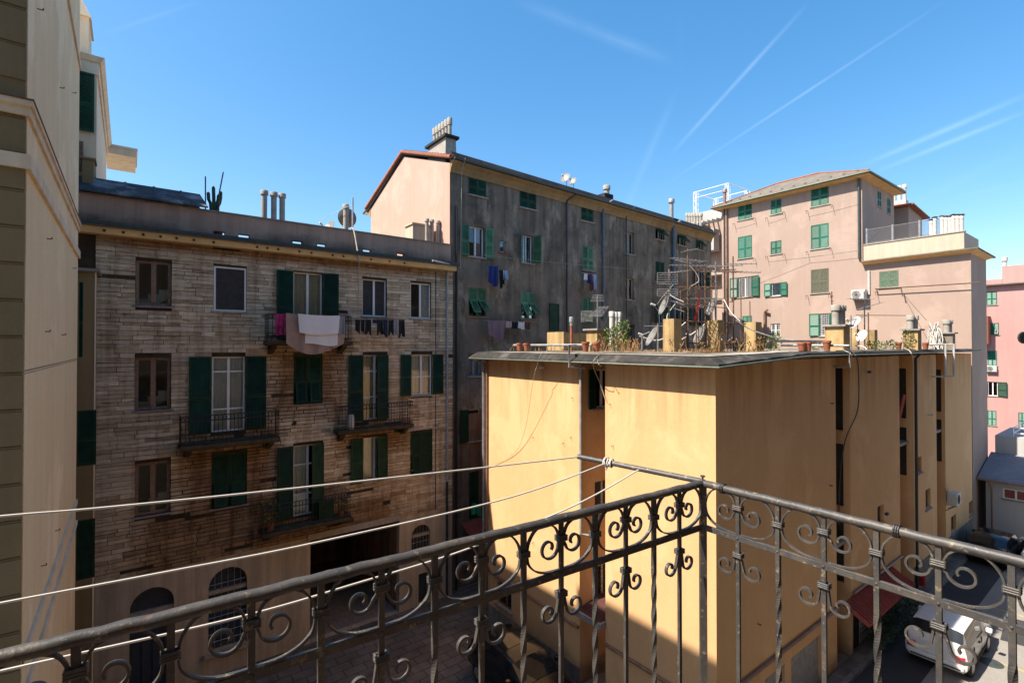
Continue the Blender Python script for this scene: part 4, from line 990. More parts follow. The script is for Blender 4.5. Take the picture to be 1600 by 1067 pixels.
m.bar((PU + .2, ya, zt), (PU + .2, yb, zt), .035); m.bar((PU + .2, ya, 7.12), (PU + .2, yb, 7.12), .03)
m.build('terrace_fence', M['galv'], pink)
for px, yt in ((1455, 345), (1460.5, 341), (1472, 339), (1478, 339.5), (1484, 339.5), (1489.5, 337), (1496, 337), (1502.5, 337)):
    p = onU(px, yt, PU + .2); m = MB(); lathe_pot(m, PU + .2, p.y, 7.06, p.z - 7.06, .10, 1.15, .2); o = m.build('chimney_pot', M['pot_white'], pink, smooth=True)
    m = MB(); m.lathe((PU + .2, p.y, p.z + .03), [(.16, 0), (.17, .03), (.04, .08)], 10); m.build('pot_cowl', M['slate'], o)
# stair block behind the terrace with chimney
m = MB(); m.box(48.5, 52, 12.4, 17.2, GZ, 11.0); m.build('stair_block', M['pink'], pink)
m = MB(); m.hexa([(48.1, 12.0, 11.0), (52.6, 12.0, 10.55), (52.6, 17.6, 10.6), (48.1, 17.6, 11.1), (48.1, 12.0, 11.12), (52.6, 12.0, 10.67), (52.6, 17.6, 10.9), (48.1, 17.6, 11.5)]); m.build('stair_roof', M['tile'], pink)
m = MB(); m.box(48.6, 49.3, 12.6, 14.3, 11.0, 11.6); c_ = m.build('stair_chimney', M['pot_white'], pink)
for i in range(5): m = MB(); lathe_pot(m, 48.9, 12.75 + i * .34, 11.6, 1.25, .12, 1.3, .3); m.build('chimney_pot', M['pot_white'], c_, smooth=True)
def ppipe(px, y0_, y1_, r, mat):
    a = PF.px(px, 350)[0]; return pipe(pink, [PF.P(a, PF.px(px, y0_)[1], .1), PF.P(a, PF.px(px, y1_)[1], .1)], r, mat)
ppipe(1343, 276, 405, .08, M['gutter']); ppipe(1136, 321, 520, .11, M['pipe_copper']); ppipe(1132.5, 320, 520, .06, M['gutter'])
flq = PF.px(1135.5, 330)[0]; m = MB(); lathe_pot(m, PU - .3, 24 - flq, 11.8, 1.5, .13, 1.4, .3); m.build('chimney_pot', M['pipe_copper'], pink, smooth=True)
for k in ('a1', 'a2', 'a3', 'b1', 'b2', 'b3'): window(pink, PF, PH[k], M['white_frame'], shutters=True, shm=M['sh_teal'], depth=.1, sill='sill_stone')
window(pink, PF, PH['c3'], M['white_frame'], shutters=True, shm=M['sh_old'], depth=.1, sill='sill_stone', label=None)
window(pink, PF, PH['c4'], M['white_frame'], shutters=True, shm=M['sh_pale'], depth=.1, sill='sill_stone')
window(pink, PF, PH['c1'], M['white_frame'], leaves=2, curtain='curtain', curtain_part=(.5, 1), shutters=.62, shm=M['sh_teal'], swing=(math.pi - .2, math.pi - .1), depth=.18, grille='white', sill='sill_stone')
window(pink, PF, PH['c2'], M['white_frame'], leaves=1, curtain='curtain', shutters=.5, shm=M['sh_teal'], swing=(math.pi - .1, math.pi - .1), depth=.15, sill='sill_stone')
window(pink, PF, PH['d2'], M['white_frame'], leaves=2, bar=.5, depth=.12, grille='white', sill='sill_stone')
window(pink, PF, PH['d3'], M['white_frame'], leaves=1, curtain='curtain', grille='white', shutters=.68, shm=M['sh_teal'], swing=(math.pi - .05, math.pi - .5), depth=.15, sill='sill_stone')
window(pink, PF, PH['d1'], M['white_frame'], shutters=True, shm=M['sh_teal'], depth=.1)
for h in SH: window(pink, SFc, h, M['white_frame'], shutters=True, shm=M['sh_teal'], depth=.12, sill='sill_stone')
m = MB()                                                                    # rusty line brackets below the sills and the lines strung on them
for x, y in ((1148, 350), (1180, 341), (1199, 341), (1226, 332), (1262, 330), (1301, 321), (1180, 404), (1199, 401), (1226, 397), (1299, 388), (1262, 394), (1370, 456), (1297, 460), (1262, 462)):
    a, z = PF.px(x, y); m.bar(PF.P(a, z, .01), PF.P(a, z, .35), .025); m.bar(PF.P(a, z, .35), PF.P(a + .06, z - .3, .35), .02)
m.build('line_bracket', M['rust'], pink)
for pts in (((1148, 350), (1180, 341)), ((1199, 341), (1226, 332)), ((1262, 330), (1340, 310)), ((1199, 401), (1340, 382)), ((1175, 438), (1264, 402)), ((1264, 402), (1345, 393))):
    q = [PF.px(*p) for p in pts]; m = MB(); m.tube([PF.P(q[0][0], q[0][1], .33), PF.P((q[0][0] + q[1][0]) / 2, (q[0][1] + q[1][1]) / 2 - .04, .33), PF.P(q[1][0], q[1][1], .33)], .009, 5); m.build('line_wire', M['cable_pale'], pink)
q0, q1 = PF.px(1370, 452), PF.px(1521, 443); m = MB(); m.bar(PF.P(q0[0], q0[1], .3), PF.P(q1[0] + .3, q1[1], .3), .05); m.bar(PF.P(q0[0], q0[1], .3), PF.P(q0[0], q0[1], 0), .04)
q2 = PF.px(1410, 452); m.bar(PF.P(q2[0], q2[1] + .1, .3), PF.P(q2[0] + .1, q2[1] - .5, .3), .05); m.build('line_pole', M['rust'], pink)

# house behind with a white pergola terrace
back = thing('pergola_terrace_house', 'peach house with a white pergola roof terrace behind the soot-grey house end', 'building', (46, 26, GZ))
m = MB(); m.box(42.5, 52, 23.45, 34, GZ, 11.6); m.build('wall', M['pink'], back)
m = MB(); m.box(42.2, 42.5, 23.46, 26.5, 4.2, 4.35); m.box(41.6, 42.5, 23.46, 26.0, 6.4, 6.55); m.build('balcony', M['sill_stone'], back)
m = MB(); m.box(42.3, 42.5, 23.46, 27.6, 11.6, 12.5); m.build('terrace_parapet', M['white_wall'], back)
m = MB()
for k in range(8): y = 23.5 + k * .45; m.box(41.4, 42.5, y, y + .12, 11.3, 11.45)
m.build('eave_beam', M['pot_white'], back)
pg = MB(); xs = (43.0, 46.5); p0 = onU(1088, 310, 43); p1 = onU(1138, 300, 43); ya, yb = p1.y, p0.y; zt = onU(1112, 297, 43).z + .2
for x in xs:
    for y in (ya, yb):
        for dx, dy in ((0, 0), (.3, 0), (0, .3), (.3, .3)): pg.bar((x + dx, y + dy, 11.6), (x + dx, y + dy, zt), .05)
        k = int((zt - 11.6) / .35)
        for i in range(k): s = i % 2; pg.bar((x, y + .3 * s, 11.6 + i * .35), (x, y + .3 * (1 - s), 11.95 + i * .35), .03)
    pg.bar((x, ya, zt), (x, yb + .3, zt), .06); pg.bar((x, ya, zt - .55), (x, yb + .3, zt - .55), .05)
for y in (ya, yb + .3): pg.bar((xs[0], y, zt), (xs[1], y, zt), .06)
pg.build('pergola', M['white_frame'], back)
m = MB(); m.box(41.3, 42.2, 24.6, 27.6, 8.6, onU(1096, 362, 41.6).z); cb = m.build('chimney', M['white_wall'], back)
zb = onU(1096, 362, 41.6).z
for px in (1074, 1078, 1082, 1086, 1090.5, 1095):
    p = onU(px, 333, 41.6); m = MB(); lathe_pot(m, 41.6, p.y, zb - .02, p.z - zb, .14, 1.25, .3); m.build('chimney_pot', M['pot_grey'], cb, smooth=True)
m = MB(); m.box(40.6, 41.9, 23.5, 25.2, 2.2, 2.3); m.build('lower_balcony', M['sill'], back)

# ================================================================== rose house across the street end
FU = 70.0; FF = Fac((FU, 22), (0, -1)); rf = FF.rect
far = thing('rose_pink_house', 'rose pink house at the far end of the street with green shutters', 'building', (75, 9, GZ))
FH = {'a': rf(1541, 456, 1558, 477), 'b': rf(1546, 505, 1561, 523), 'c': rf(1543, 548, 1558, 571), 'd': rf(1543, 596, 1559, 618), 'e': rf(1543, 641, 1557, 664), 'f': rf(1591, 644, 1603, 668)}
m = MB(); wall(m, FF, 0, 24, GZ, 6.2, list(FH.values()), .2); shell(m, FU, FU + 10, -2, 22, GZ, 6.2, 'l'); m.build('wall', M['pink_far'], far)
m = MB(); FF.box(m, -.3, 24.3, 6.2, 6.32, -10, .5); m.build('roof_edge', M['stone_roof'], far)
aL = FF.px(1565, 440)[0]
m = MB(); FF.box(m, 0, aL, 6.32, 6.85, -.5, -.2); FF.box(m, aL, 24, 6.32, 8.1, -.6, -.25); m.build('parapet', M['pink_far'], far)
m = MB(); p = FF.px(1569.5, 402, -.4); lathe_pot(m, FU + .4, 22 - p[0], 8.1, p[1] - 8.1, .18, 1.4, .4); m.build('chimney_pot', M['pot_white'], far, smooth=True)
for k in ('a', 'b', 'c', 'e'): window(far, FF, FH[k], M['white_frame'], shutters=True, shm=M['sh_teal'], flap=(.4, .4) if k == 'b' else (0, 0), depth=.1, sill='sill_stone')
window(far, FF, FH['d'], M['white_frame'], leaves=2, shutters=.7, shm=M['sh_pine'], swing=(math.pi, math.pi - .1), depth=.15, sill='sill_stone')
window(far, FF, FH['f'], M['white_frame'], shutters=True, shm=M['sh_teal'], depth=.1)
a, z = FF.px(1543, 519); m = MB(); FF.box(m, a - .9, a + .25, z - 1.2, z + 1.6, .01, 1.2); m.build('brick_chimney', M['brick_red'], far)

# ================================================================== low white garage building
wf = Fac((41.4, 6.9), (0, -1))
white = thing('white_garage_building', 'low white building with a grey shed roof at the end of the street', 'building', (45, 4, GZ))
wh = wf.rect(1567, 762, 1606, 778); WH = (wh[0], wh[1] + .6, wh[2], wh[3])
EZ = -8.0
m = MB(); wall(m, wf, 0, 8.5, GZ, EZ, [WH], .15); m.poly([(41.4, 6.9, GZ), (45, 6.9, GZ), (45, 6.9, -6.9), (41.4, 6.9, EZ)])
m.build('wall', M['white_wall'], white)
m = MB(); m.hexa([(41.0, -1.6, EZ - .02), (41.0, 7.2, EZ - .02), (44.8, 7.2, -6.95), (44.8, -1.6, -6.95), (41.0, -1.6, EZ + .08), (41.0, 7.2, EZ + .08), (44.8, 7.2, -6.85), (44.8, -1.6, -6.85)])
M['roof_felt'] = plaster('grey_roof_felt', (.30, .30, .33), (.22, .22, .25), .8, .1); m.build('shed_roof', M['roof_felt'], white)
m = MB(); m.box(44.8, 50, -1.6, 7.0, GZ, -5.75); m.build('upper_wall', M['white_wall'], white)
pipe(white, [(40.97, 7.2, EZ + .0), (40.97, -1.5, EZ + .0)], .06, M['pipe_copper'], 'gutter'); pipe(white, [(40.95, 6.7, EZ), (41.3, 6.62, EZ - .5), (41.3, 6.62, GZ)], .05, M['pipe_copper'])
M['red_brown_panel'] = simple('red_brown_panel', (.2, .05, .035), .6)
o = window(white, wf, WH, M['white_frame'], leaves=3, depth=.08, sill='sill')
m = MB(); wf.box(m, WH[0] + .06, WH[1] - .06, WH[2] + .06, WH[3] - .06, -.078, -.06)
m.build('blind', M['red_brown_panel'], o)
m = MB()
for z in (-5.2, -5.55): m.bar((45.2, 6.2, z), (45.2, -1.5, z), .06); m.bar((48.5, 6.2, z), (48.5, -1.5, z), .06); m.bar((45.2, 6.2, z), (48.5, 6.2, z), .06)
for x, y in ((45.2, 6.2), (48.5, 6.2), (45.2, 2.3)): m.bar((x, y, -5.75), (x, y, -5.2), .06)
m.build('roof_railing', M['white_frame'], white)

# ================================================================== sand-coloured house at the left edge
LU = -1.0; LV = 8.33; LE = 16.0
left = thing('sand_rendered_house', 'tall sand-coloured house with an olive rusticated side wall, next to the bare stone house', 'building', (-4, 12, GZ))
LT = 9.5
m = MB(); m.box(-9, LU, LV + .03, LE, GZ, LT); m.build('wall', M['left_wall'], left)
m = MB(); k = 0; z = GZ; h = .437
z = 2.31 - h * 32
while z < LT - h:
    if not (2.1 < z + h / 2 < 2.35 or 2.75 < z + h / 2 < 2.97):
        m.box(-9, LU - .01, LV - .012, LV + .03, z + .012, z + h - .03); m.box(-9, LU - .013, LV - .008, LV + .03, z + h - .022, z + h - .008)
    z += h
m.box(-9, LU - .016, LV + .006, LV + .031, GZ, LT - .01); m.build('rusticated_wall', M['left_rust'], left)
m = MB()
m.box(-9, LU + .045, LV - .05, LE + .04, 2.13, 2.30)
m.build('band_course', M['left_trim'], left)
m = MB(); m.box(-9, LU + .035, LV - .045, LE + .03, 2.77, 2.88); m.box(-9, LU + .065, LV - .08, LE + .05, 2.88, 2.94); m.build('string_course', M['left_trim'], left)
m = MB(); m.box(-8.9, LU + .075, LV - .09, LE + .06, 2.94, 2.96); m.build('course_flashing', M['rust'], left)
for zz in (6.75, -3.72, -4.22): m = MB(); m.box(LU - .3, LU + .035, LV + .04, LE + .02, zz - .05, zz + .05); m.build('thin_course', M['left_trim'], left)
for z in (-3.80, -4.30): m = MB(); m.box(LU - .3, LU + .012, LV + .04, LE, z - .02, z + .02); m.build('course_joint', M['left_rust'], left)
m = MB(); m.box(LU - .2, LU + .004, LV + .04, LE - .01, -.30, -.285); m.box(LU - .2, LU + .004, LV + .04, LE - .01, -.33, -.322); m.build('wall_groove', M['plinth'], left)
m = MB()
for px, y in ((58, 14), (93, 137), (113, 145), (73, 373), (113, 419), (70, 518), (96, 523), (86, 829), (64, 884)):
    p = onU(px, y, LU); m.bar(p, p + Vector((.06, .0, .0)), .011); m.bar(p + Vector((.06, 0, .0)), p + Vector((.06, .0, .03)), .010)
m.build('wall_hook', M['rust'], left)
tall = thing('tall_cream_house', 'tall cream house with a deep cornice rising beyond the sand-coloured house', 'building', (-4, 25, GZ))
TU, TV, TE, TT = -.9, 21.35, 30.0, 9.3
m = MB(); m.box(-9, TU, TV, TE, 3.82, TT); m.box(-9, SX0 - .02, TV, TE - .02, GZ, 3.81); m.build('wall', M['left_trim'], tall)
m = MB(); m.box(-9, SX0 - .04, LE + .05, TV - .02, GZ, 9.55); m.build('side_wing', M['left_trim'], tall)
m = MB(); m.hexa([(-9, TV - .1, TT), (TU + .10, TV - .1, TT), (TU + .10, TE, TT), (-9, TE, TT), (-9, TV - .2, TT + .16), (TU + .2, TV - .2, TT + .16), (TU + .2, TE, TT + .16), (-9, TE, TT + .16)])
m.box(-9, TU + .05, TV - .05, TE - .01, TT - .4, TT); m.build('cornice', M['left_trim'], tall)
m = MB(); m.hexa([(-9, TV + .4, TT + .16), (TU - .15, TV + .4, TT + .16), (TU - .15, TE - .2, TT + .16), (-9, TE - .2, TT + .16), (-9, TV + 1.2, TT + 2.6), (TU - .7, TV + 1.2, TT + 2.6), (TU - .7, TE - 1, TT + 2.6), (-9, TE - 1, TT + 2.6)]); m.build('roof', M['slate'], tall)
m = MB(); m.box(-2.2, TU - .22, TV + .15, TV + 1.6, TT + .16, TT + 1.5); m.hexa([(-2.2, TV + .05, TT + 1.5), (TU - .16, TV + .05, TT + 1.5), (TU - .16, TV + 1.7, TT + 1.5), (-2.2, TV + 1.7, TT + 1.5), (-2.2, TV + .4, TT + 2.6), (TU - .6, TV + .4, TT + 2.6), (TU - .6, TV + 1.4, TT + 2.6), (-2.2, TV + 1.4, TT + 2.6)]); m.build('dormer', M['left_trim'], tall)
m = MB(); p = onV(215, 234, 30.1); q = onV(210, 270, 30.1); m.box(TU - .05, p.x - .06, 30.05, 32.8, p.z - .42, p.z - .10); m.box(TU - .05, p.x, 30.0, 32.9, p.z - .10, p.z); m.build('roof_overhang', M['left_trim'], tall)
m = MB(); m.box(-4, -.80, 18.8, 19.98, GZ, 2.15); m.build('olive_annex', M['left_rust'], tall)
m = MB(); m.box(-4, -.68, 18.65, 20.0, 2.15, 2.23); m.build('annex_roof', M['sill'], tall)
m = MB(); m.box(-.80, -.77, 18.79, 18.92, GZ, 2.14); m.build('corner_strip', M['left_trim'], tall)
for (x0, x1, y0_, y1_, V, mt) in ((119, 150, 640, 725, 17.2, 'sh_dark'), (117, 129, 441, 558, 17.4, 'sh_dark'), (116, 148, 809, 900, 17.2, 'sh_dark'), (119, 147, 117, 208, 21.25, 'sh_dark'), (119, 130, 222, 268, 21.28, 'brown_wood')):
    p = onV(x1, y1_, V); q = onV(x1, y0_, V); hx = LU - .055 if V < 20 else onV(x0, y1_, V).x; w = p.x - hx
    m = leaf_mb((hx, V, p.z), (1, 0), w, q.z - p.z); m.build('shutter', M[mt], tall)
# ================================================================== the house we stand in, behind the camera
home = thing('balcony_house', 'plain rendered house that carries the iron balcony', 'building', (3, -3, GZ))
m = MB(); m.box(-9, 34, -8, -.75, GZ, 10.5); m.build('wall', M['viewer_wall'], home)
m = MB(); m.box(-1.2, 2.02, -.75, 1.42, -1.86, -1.66); m.box(-1.0, 1.9, -.75, 1.3, -1.96, -1.86); M['balcony_tile'] = simple('dark_balcony_tiles', (.10, .06, .045), .7); m.build('balcony', M['balcony_tile'], home)

# ================================================================== wrought-iron railing
RZ, MZ = -.58, None
C0 = onZ(1098, 755, RZ); A_ = onZ(0, 1028, RZ); B1 = onZ(1600, 878, RZ)
dA = Vector((A_.x - C0.x, A_.y - C0.y, 0)).normalized(); dB = Vector((B1.x - C0.x, B1.y - C0.y, 0)).normalized()
RA = Fac(C0, dA); RB = Fac(C0, dB)
sA = RA.px(119, 1000)[0]; wA = sA / 13; sB = RB.px(1581, 900)[0]; wB = sB / 6
MZ = RA.px(978.5, 862)[1]; HB = RZ - MZ - .014
rail = thing('wrought_iron_railing', 'weathered grey wrought iron balcony railing with scrolls and twisted bars', 'railing', (C0.x, C0.y, -1.66))
nA, nB = 15, 10
EA, EB = wA * nA + .1, wB * nB
m = MB(); rs = random.Random(5)
def railpts(fac, a0, a1, k): return [fac.P(a0 + (a1 - a0) * i / k, RZ + rs.uniform(-.0015, .0015), rs.uniform(-.0015, .0015)) for i in range(k + 1)]
m.tube(railpts(RA, -.012, EA, 60), .0152, 14); m.build('top_rail', M['iron'], rail, smooth=True)
m = MB(); m.tube(railpts(RB, -.012, EB, 40), .0152, 14); m.build('top_rail', M['iron'], rail, smooth=True)
for fac, E in ((RA, EA), (RB, EB)):
    m = MB(); fac.box(m, .012, E, MZ - .012, MZ + .012, -.006, .006); mr = m.build('mid_rail', M['iron'], rail, bevel=.002)
    q = MB(); w = wA if fac is RA else wB
    for i in range(1, int(E / w) + 1):
        for s in (-.0065, .0065):
            c = fac.P(i * w, MZ, s); q.lathe(c - Vector((0, 0, .005)), [(.001, 0), (.0045, .003), (.0045, .007), (.001, .01)], 8)
    q.build('rivet', M['iron'], mr)
    m = MB(); fac.box(m, .012, E, -1.60, -1.575, -.006, .006); m.build('bottom_rail', M['iron'], rail)

def strap(mb, fac, pts, wid, tk, n0=0):
    """flat bar bent along pts (a, z) in the plane of the railing"""
    P = [Vector((p[0], p[1])) for p in pts]; k = len(P); vs = []
    for i, p in enumerate(P):
        t = (P[min(i + 1, k - 1)] - P[max(i - 1, 0)]).normalized(); q = Vector((-t.y, t.x)) * tk / 2
        for s, e in ((1, 1), (1, -1), (-1, -1), (-1, 1)):
            u = p + q * s; vs.append(fac.P(u.x, u.y, n0 + e * wid / 2))
    fs = [(i * 4 + j, i * 4 + (j + 1) % 4, i * 4 + 4 + (j + 1) % 4, i * 4 + 4 + j) for i in range(k - 1) for j in range(4)] + [(3, 2, 1, 0), tuple(range(4 * k - 4, 4 * k))]
    return mb.add(vs, fs)
def spline(ctrl, n=10):
    out = []; c = [ctrl[0]] + list(ctrl) + [ctrl[-1]]
    for i in range(1, len(c) - 2):
        p0, p1, p2, p3 = [Vector(q) for q in c[i - 1:i + 3]]
        for k in range(n):
            t = k / n; out.append(.5 * ((2 * p1) + (-p0 + p2) * t + (2 * p0 - 5 * p1 + 4 * p2 - p3) * t * t + (-p0 + 3 * p1 - 3 * p2 + p3) * t ** 3))
    return out + [Vector(ctrl[-1])]
SW, ST = .0118, .0052
def jscroll(a, s, zc, w, r, cx, cz, zs):
    r *= rs.uniform(.93, 1.06); cx += rs.uniform(-.003, .003); cz += rs.uniform(-.004, .004); tw = rs.uniform(12.4, 13.8)
    """a J: from the collar at (a, zs) down and round into a tight curl; s = side"""
    pts = [(a + s * .011, zs), (a + s * .0125, zs - .018)]
    curl = []
    for k in range(30):
        th = math.radians(188 + k * tw); rr_ = r * (1.08 - .72 * (k / 29) ** 1.15)
        if k > 22: rr_ = r * (1.08 - .72 * (22 / 29) ** 1.15) - r * .036 * (k - 22)
        curl.append((a + s * (cx + rr_ * math.cos(th)), cz + rr_ * math.sin(th)))
    return spline(pts + curl, 3)
def collar(mb, fac, a, z, hw=.0155):
    for dz in (-.0065, .0, .0065):
        mb.tube([fac.P(a - hw, z + dz, .011), fac.P(a + hw, z + dz, .011)], .0038, 8); mb.tube([fac.P(a - hw, z + dz, -.011), fac.P(a + hw, z + dz, -.011)], .0038, 8)
        mb.tube([fac.P(a - hw, z + dz, .013), fac.P(a - hw, z + dz, -.013)], .0038, 8); mb.tube([fac.P(a + hw, z + dz, .013), fac.P(a + hw, z + dz, -.013)], .0038, 8)
def arc_pts(aS, aT, h):
    w = aT - aS; s = 1 if w > 0 else -1
    f = lambda u, v: (aS + w * u, MZ + .014 + (h - .004) * v)
    up = [(aS + s * .012, f(0, .62)[1]), (aS + s * .014, f(0, .74)[1]), f(.20, .90), f(.46, .985), f(.70, .92), f(.86, .74), (aT - s * .013, f(0, .56)[1])]
    dn = [(aT - s * .013, f(0, .46)[1]), f(.87, .28), f(.70, .12), f(.45, .03), f(.2, .008), (aS + s * .006, f(0, .005)[1])]
    return spline(up, 6), spline(dn, 6)
bar_w = .0158
def baluster(fac, i, w, E):
    a = i * w; S = i % 2 == 1
    m = MB()
    if i == 0: pass
    zt, zb = RZ - .012, -1.60
    hw = bar_w / 2
    if S:
        fac.box(m, a - hw, a + hw, zb, zt, -hw * .75, hw * .75)
        o = m.build('baluster', M['iron'], rail, bevel=.0015)
    else:
        zt1 = MZ - .10; zt2 = MZ - .72; vs = []; k = 64; z = []
        lv = [zt, MZ, zt1] + [zt1 + (zt2 - zt1) * (j + 1) / k for j in range(k)] + [zb]
        for q in lv:
            th = 0 if q >= zt1 else (max(q, zt2) - zt1) / (zt2 - zt1) * 2 * math.pi * 1.75
            for c in range(4):
                b = th + math.pi / 4 + c * math.pi / 2; r = hw * 1.414 * .96; vs.append(fac.P(a + r * math.cos(b), q, r * math.sin(b)))
        m.add(vs, [(j * 4 + c, j * 4 + (c + 1) % 4, j * 4 + 4 + (c + 1) % 4, j * 4 + 4 + c) for j in range(len(lv) - 1) for c in range(4)] + [(3, 2, 1, 0), tuple(range(4 * len(lv) - 4, 4 * len(lv)))])
        o = m.build('baluster', M['iron'], rail)
    for zc in ((MZ + .014 + HB * .63, MZ - .066) if S else (MZ + .014 + HB * .51,)):
        cm = MB(); collar(cm, fac, a, zc); cm.build('collar', M['iron'], o, smooth=True)
    if S:
        for s in (-1, 1):
            aT = a + s * w
            up, dn = arc_pts(a, aT, HB)
            q = MB(); strap(q, fac, up, SW, ST); strap(q, fac, dn, SW, ST); q.build('arch_scroll', M['iron'], o)
            q = MB(); strap(q, fac, jscroll(a, s, 0, w, .034, .36 * w, MZ + .014 + HB * .50, MZ + .014 + HB * .64), SW, ST + .001)
            q.build('scroll', M['iron'], o)
            q = MB(); strap(q, fac, jscroll(a, s, 0, w, .032, .36 * w, MZ - .118, MZ - .06), SW, ST + .001); q.build('scroll', M['iron'], o)
for i in range(1, nA + 1): baluster(RA, i, wA, EA)
for i in range(1, nB + 1): baluster(RB, i, wB, EB)
m = MB(); m.tube([C0 + Vector((0, 0, -.01)), Vector((C0.x, C0.y, -1.66))], .019, 4); m.build('corner_post', M['iron'], rail)
m = MB(); m.lathe(C0 + Vector((.0, 0, .012)), [(.004, 0), (.004, .014), (.010, .016), (.011, .021), (.002, .024)], 10); m.build('corner_screw', M['iron'], rail)
m = MB()
for fac, a in ((RB, RB.px(1130, 775)[0]), (RB, RB.px(1402, 830)[0])):
    for d in (-.006, 0, .006): m.tube([fac.P(a + d, RZ + .019 * math.sin(t * .5236), .019 * math.cos(t * .5236)) for t in range(13)], .003, 5, cap=False)
m.build('wire_binding', M['black_iron'], rail)

# clothes pole and lines
PT = onZ(903, 713, -.545); Pc = C0 + Vector((0, 0, .008))
pole = MB(); pole.tube([Pc, PT], .0125, 12); tag(pole.build('clothes_pole', M['iron'], base=Pc, smooth=True), 'rusty iron clothes pole jutting out from the railing corner', 'pole')
def on_pole(px):
    d = (PT - Pc); lo, hi = 0, 1
    for _ in range(40):
        md = (lo + hi) / 2; q = Pc + d * md; x = CX + FPX * q.dot(RT) / q.dot(FC)
        if x > px: lo = md
        else: hi = md
    return Pc + d * lo
def lineplane(px, y, p0): return onV(px, y, p0.y + (p0.x - onV(px, y, p0.y).x) * .06)
def rope(pts, label, r=.0034):
    m = MB(); c = [tuple(p) for p in pts]; m.tube(spline(c, 8), r, 7)
    return tag(m.build('clothesline', M['rope'], base=pts[0], smooth=True), label, 'clothesline', 'white clotheslines')
P1, P2, P3 = PT + Vector((.0, -.01, 0)), on_pole(950), on_pole(1000)
rope([P1] + [lineplane(x, y, P1) for x, y in ((700, 736.5), (400, 769), (150, 794), (0, 806.5), (-400, 846))], 'uppermost white clothesline, tied to the tip of the pole')
rope([P2] + [lineplane(x, y, P2) for x, y in ((800, 776), (500, 846), (250, 895), (0, 942), (-300, 1000))], 'white clothesline tied at the knotted loops on the pole')
rope([P3] + [lineplane(x, y, P3) for x, y in ((930, 773), (860, 806), (720, 861), (560, 910), (380, 962), (0, 1048), (-200, 1095))], 'lowest white clothesline, passing behind the railing scrolls')
m = MB(); dp = (PT - Pc).normalized(); e1_ = dp.cross(Vector((0, 0, 1))).normalized(); e2_ = e1_.cross(dp)
rk = random.Random(9)
for j in range(5):
    c = P2 + dp * (-.02 + j * .009); R = .017 + rk.random() * .007; tl = rk.uniform(-.006, .006)
    m.tube([c + e1_ * R * math.cos(t * .5236) + e2_ * (R * math.sin(t * .5236)) + dp * tl * math.sin(t * .5236 * 2) for t in range(14)], .0032, 6, cap=False)
m.tube([P2 - e2_ * .02, P2 - e2_ * .04 + dp * .01, P2 - e2_ * .055 - dp * .005], .0028, 6)
tag(m.build('rope_knot', M['rope'], base=P2, smooth=True), 'loops of white rope knotted around the iron clothes pole', 'knot')

# ================================================================== laundry
def hang(fac, n, x0, y0, x1, y1, ybot, mat, label, cat, name, group=None, **kw):
    a, z = fac.px(x0, y0, n); b, z2 = fac.px(x1, y1, n); _, zb = fac.px((x0 + x1) / 2, ybot, n)
    m = cloth_mb(fac.P(a, z, n), fac.P(b, z2, n), (z + z2) / 2 - zb, **kw)
    return tag(m.build(name, M[mat], base=fac.P((a + b) / 2, z, n), smooth=True), label, cat, group)
hang(SF, .84, 447, 489, 538, 494, 546, 'cloth_mauve', 'large mauve brown sheet draped lowest over the balcony rail', 'sheet', 'bed_sheet', waves=3.5, amp=.035, seed=1, bot=lambda u: .82 + .3 * math.sin(3.14 * u))
hang(SF, .96, 466, 490, 531, 493, 521, 'cloth_white', 'white sheet draped over the mauve one on the balcony', 'sheet', 'bed_sheet', waves=1.5, amp=.018, seed=2, taper=.06)
hang(SF, .89, 477, 492, 528, 494, 538, 'cloth_white', 'white towel whose hem shows under the white sheet', 'towel', 'towel', waves=1.2, amp=.010, seed=5)
hang(SF, .86, 522, 493, 539, 494, 522, 'cloth_grey', 'pale grey cloth pegged beside the white sheet on the balcony', 'cloth', 'cloth', waves=2, amp=.03, seed=3)
hang(SF, .84, 430, 489, 446, 490, 523, 'cloth_magenta', 'magenta patterned cloth hanging on the laundry balcony', 'cloth', 'cloth', waves=2, amp=.04, seed=4)
LA, LZ = SF.px(555, 499, .7); LB, LZ2 = SF.px(690, 500, .7)
m = MB(); m.tube(spline([SF.P(LA - .1, LZ + .02, .7), SF.P((LA + LB) / 2, (LZ + LZ2) / 2 - .03, .7), SF.P(LB, LZ2 + .02, .7)], 8), .006, 5)
tag(m.build('clothesline', M['cable_pale'], base=SF.P(LA, LZ, .7)), 'thin line carrying dark socks and shorts along the stone facade', 'clothesline')
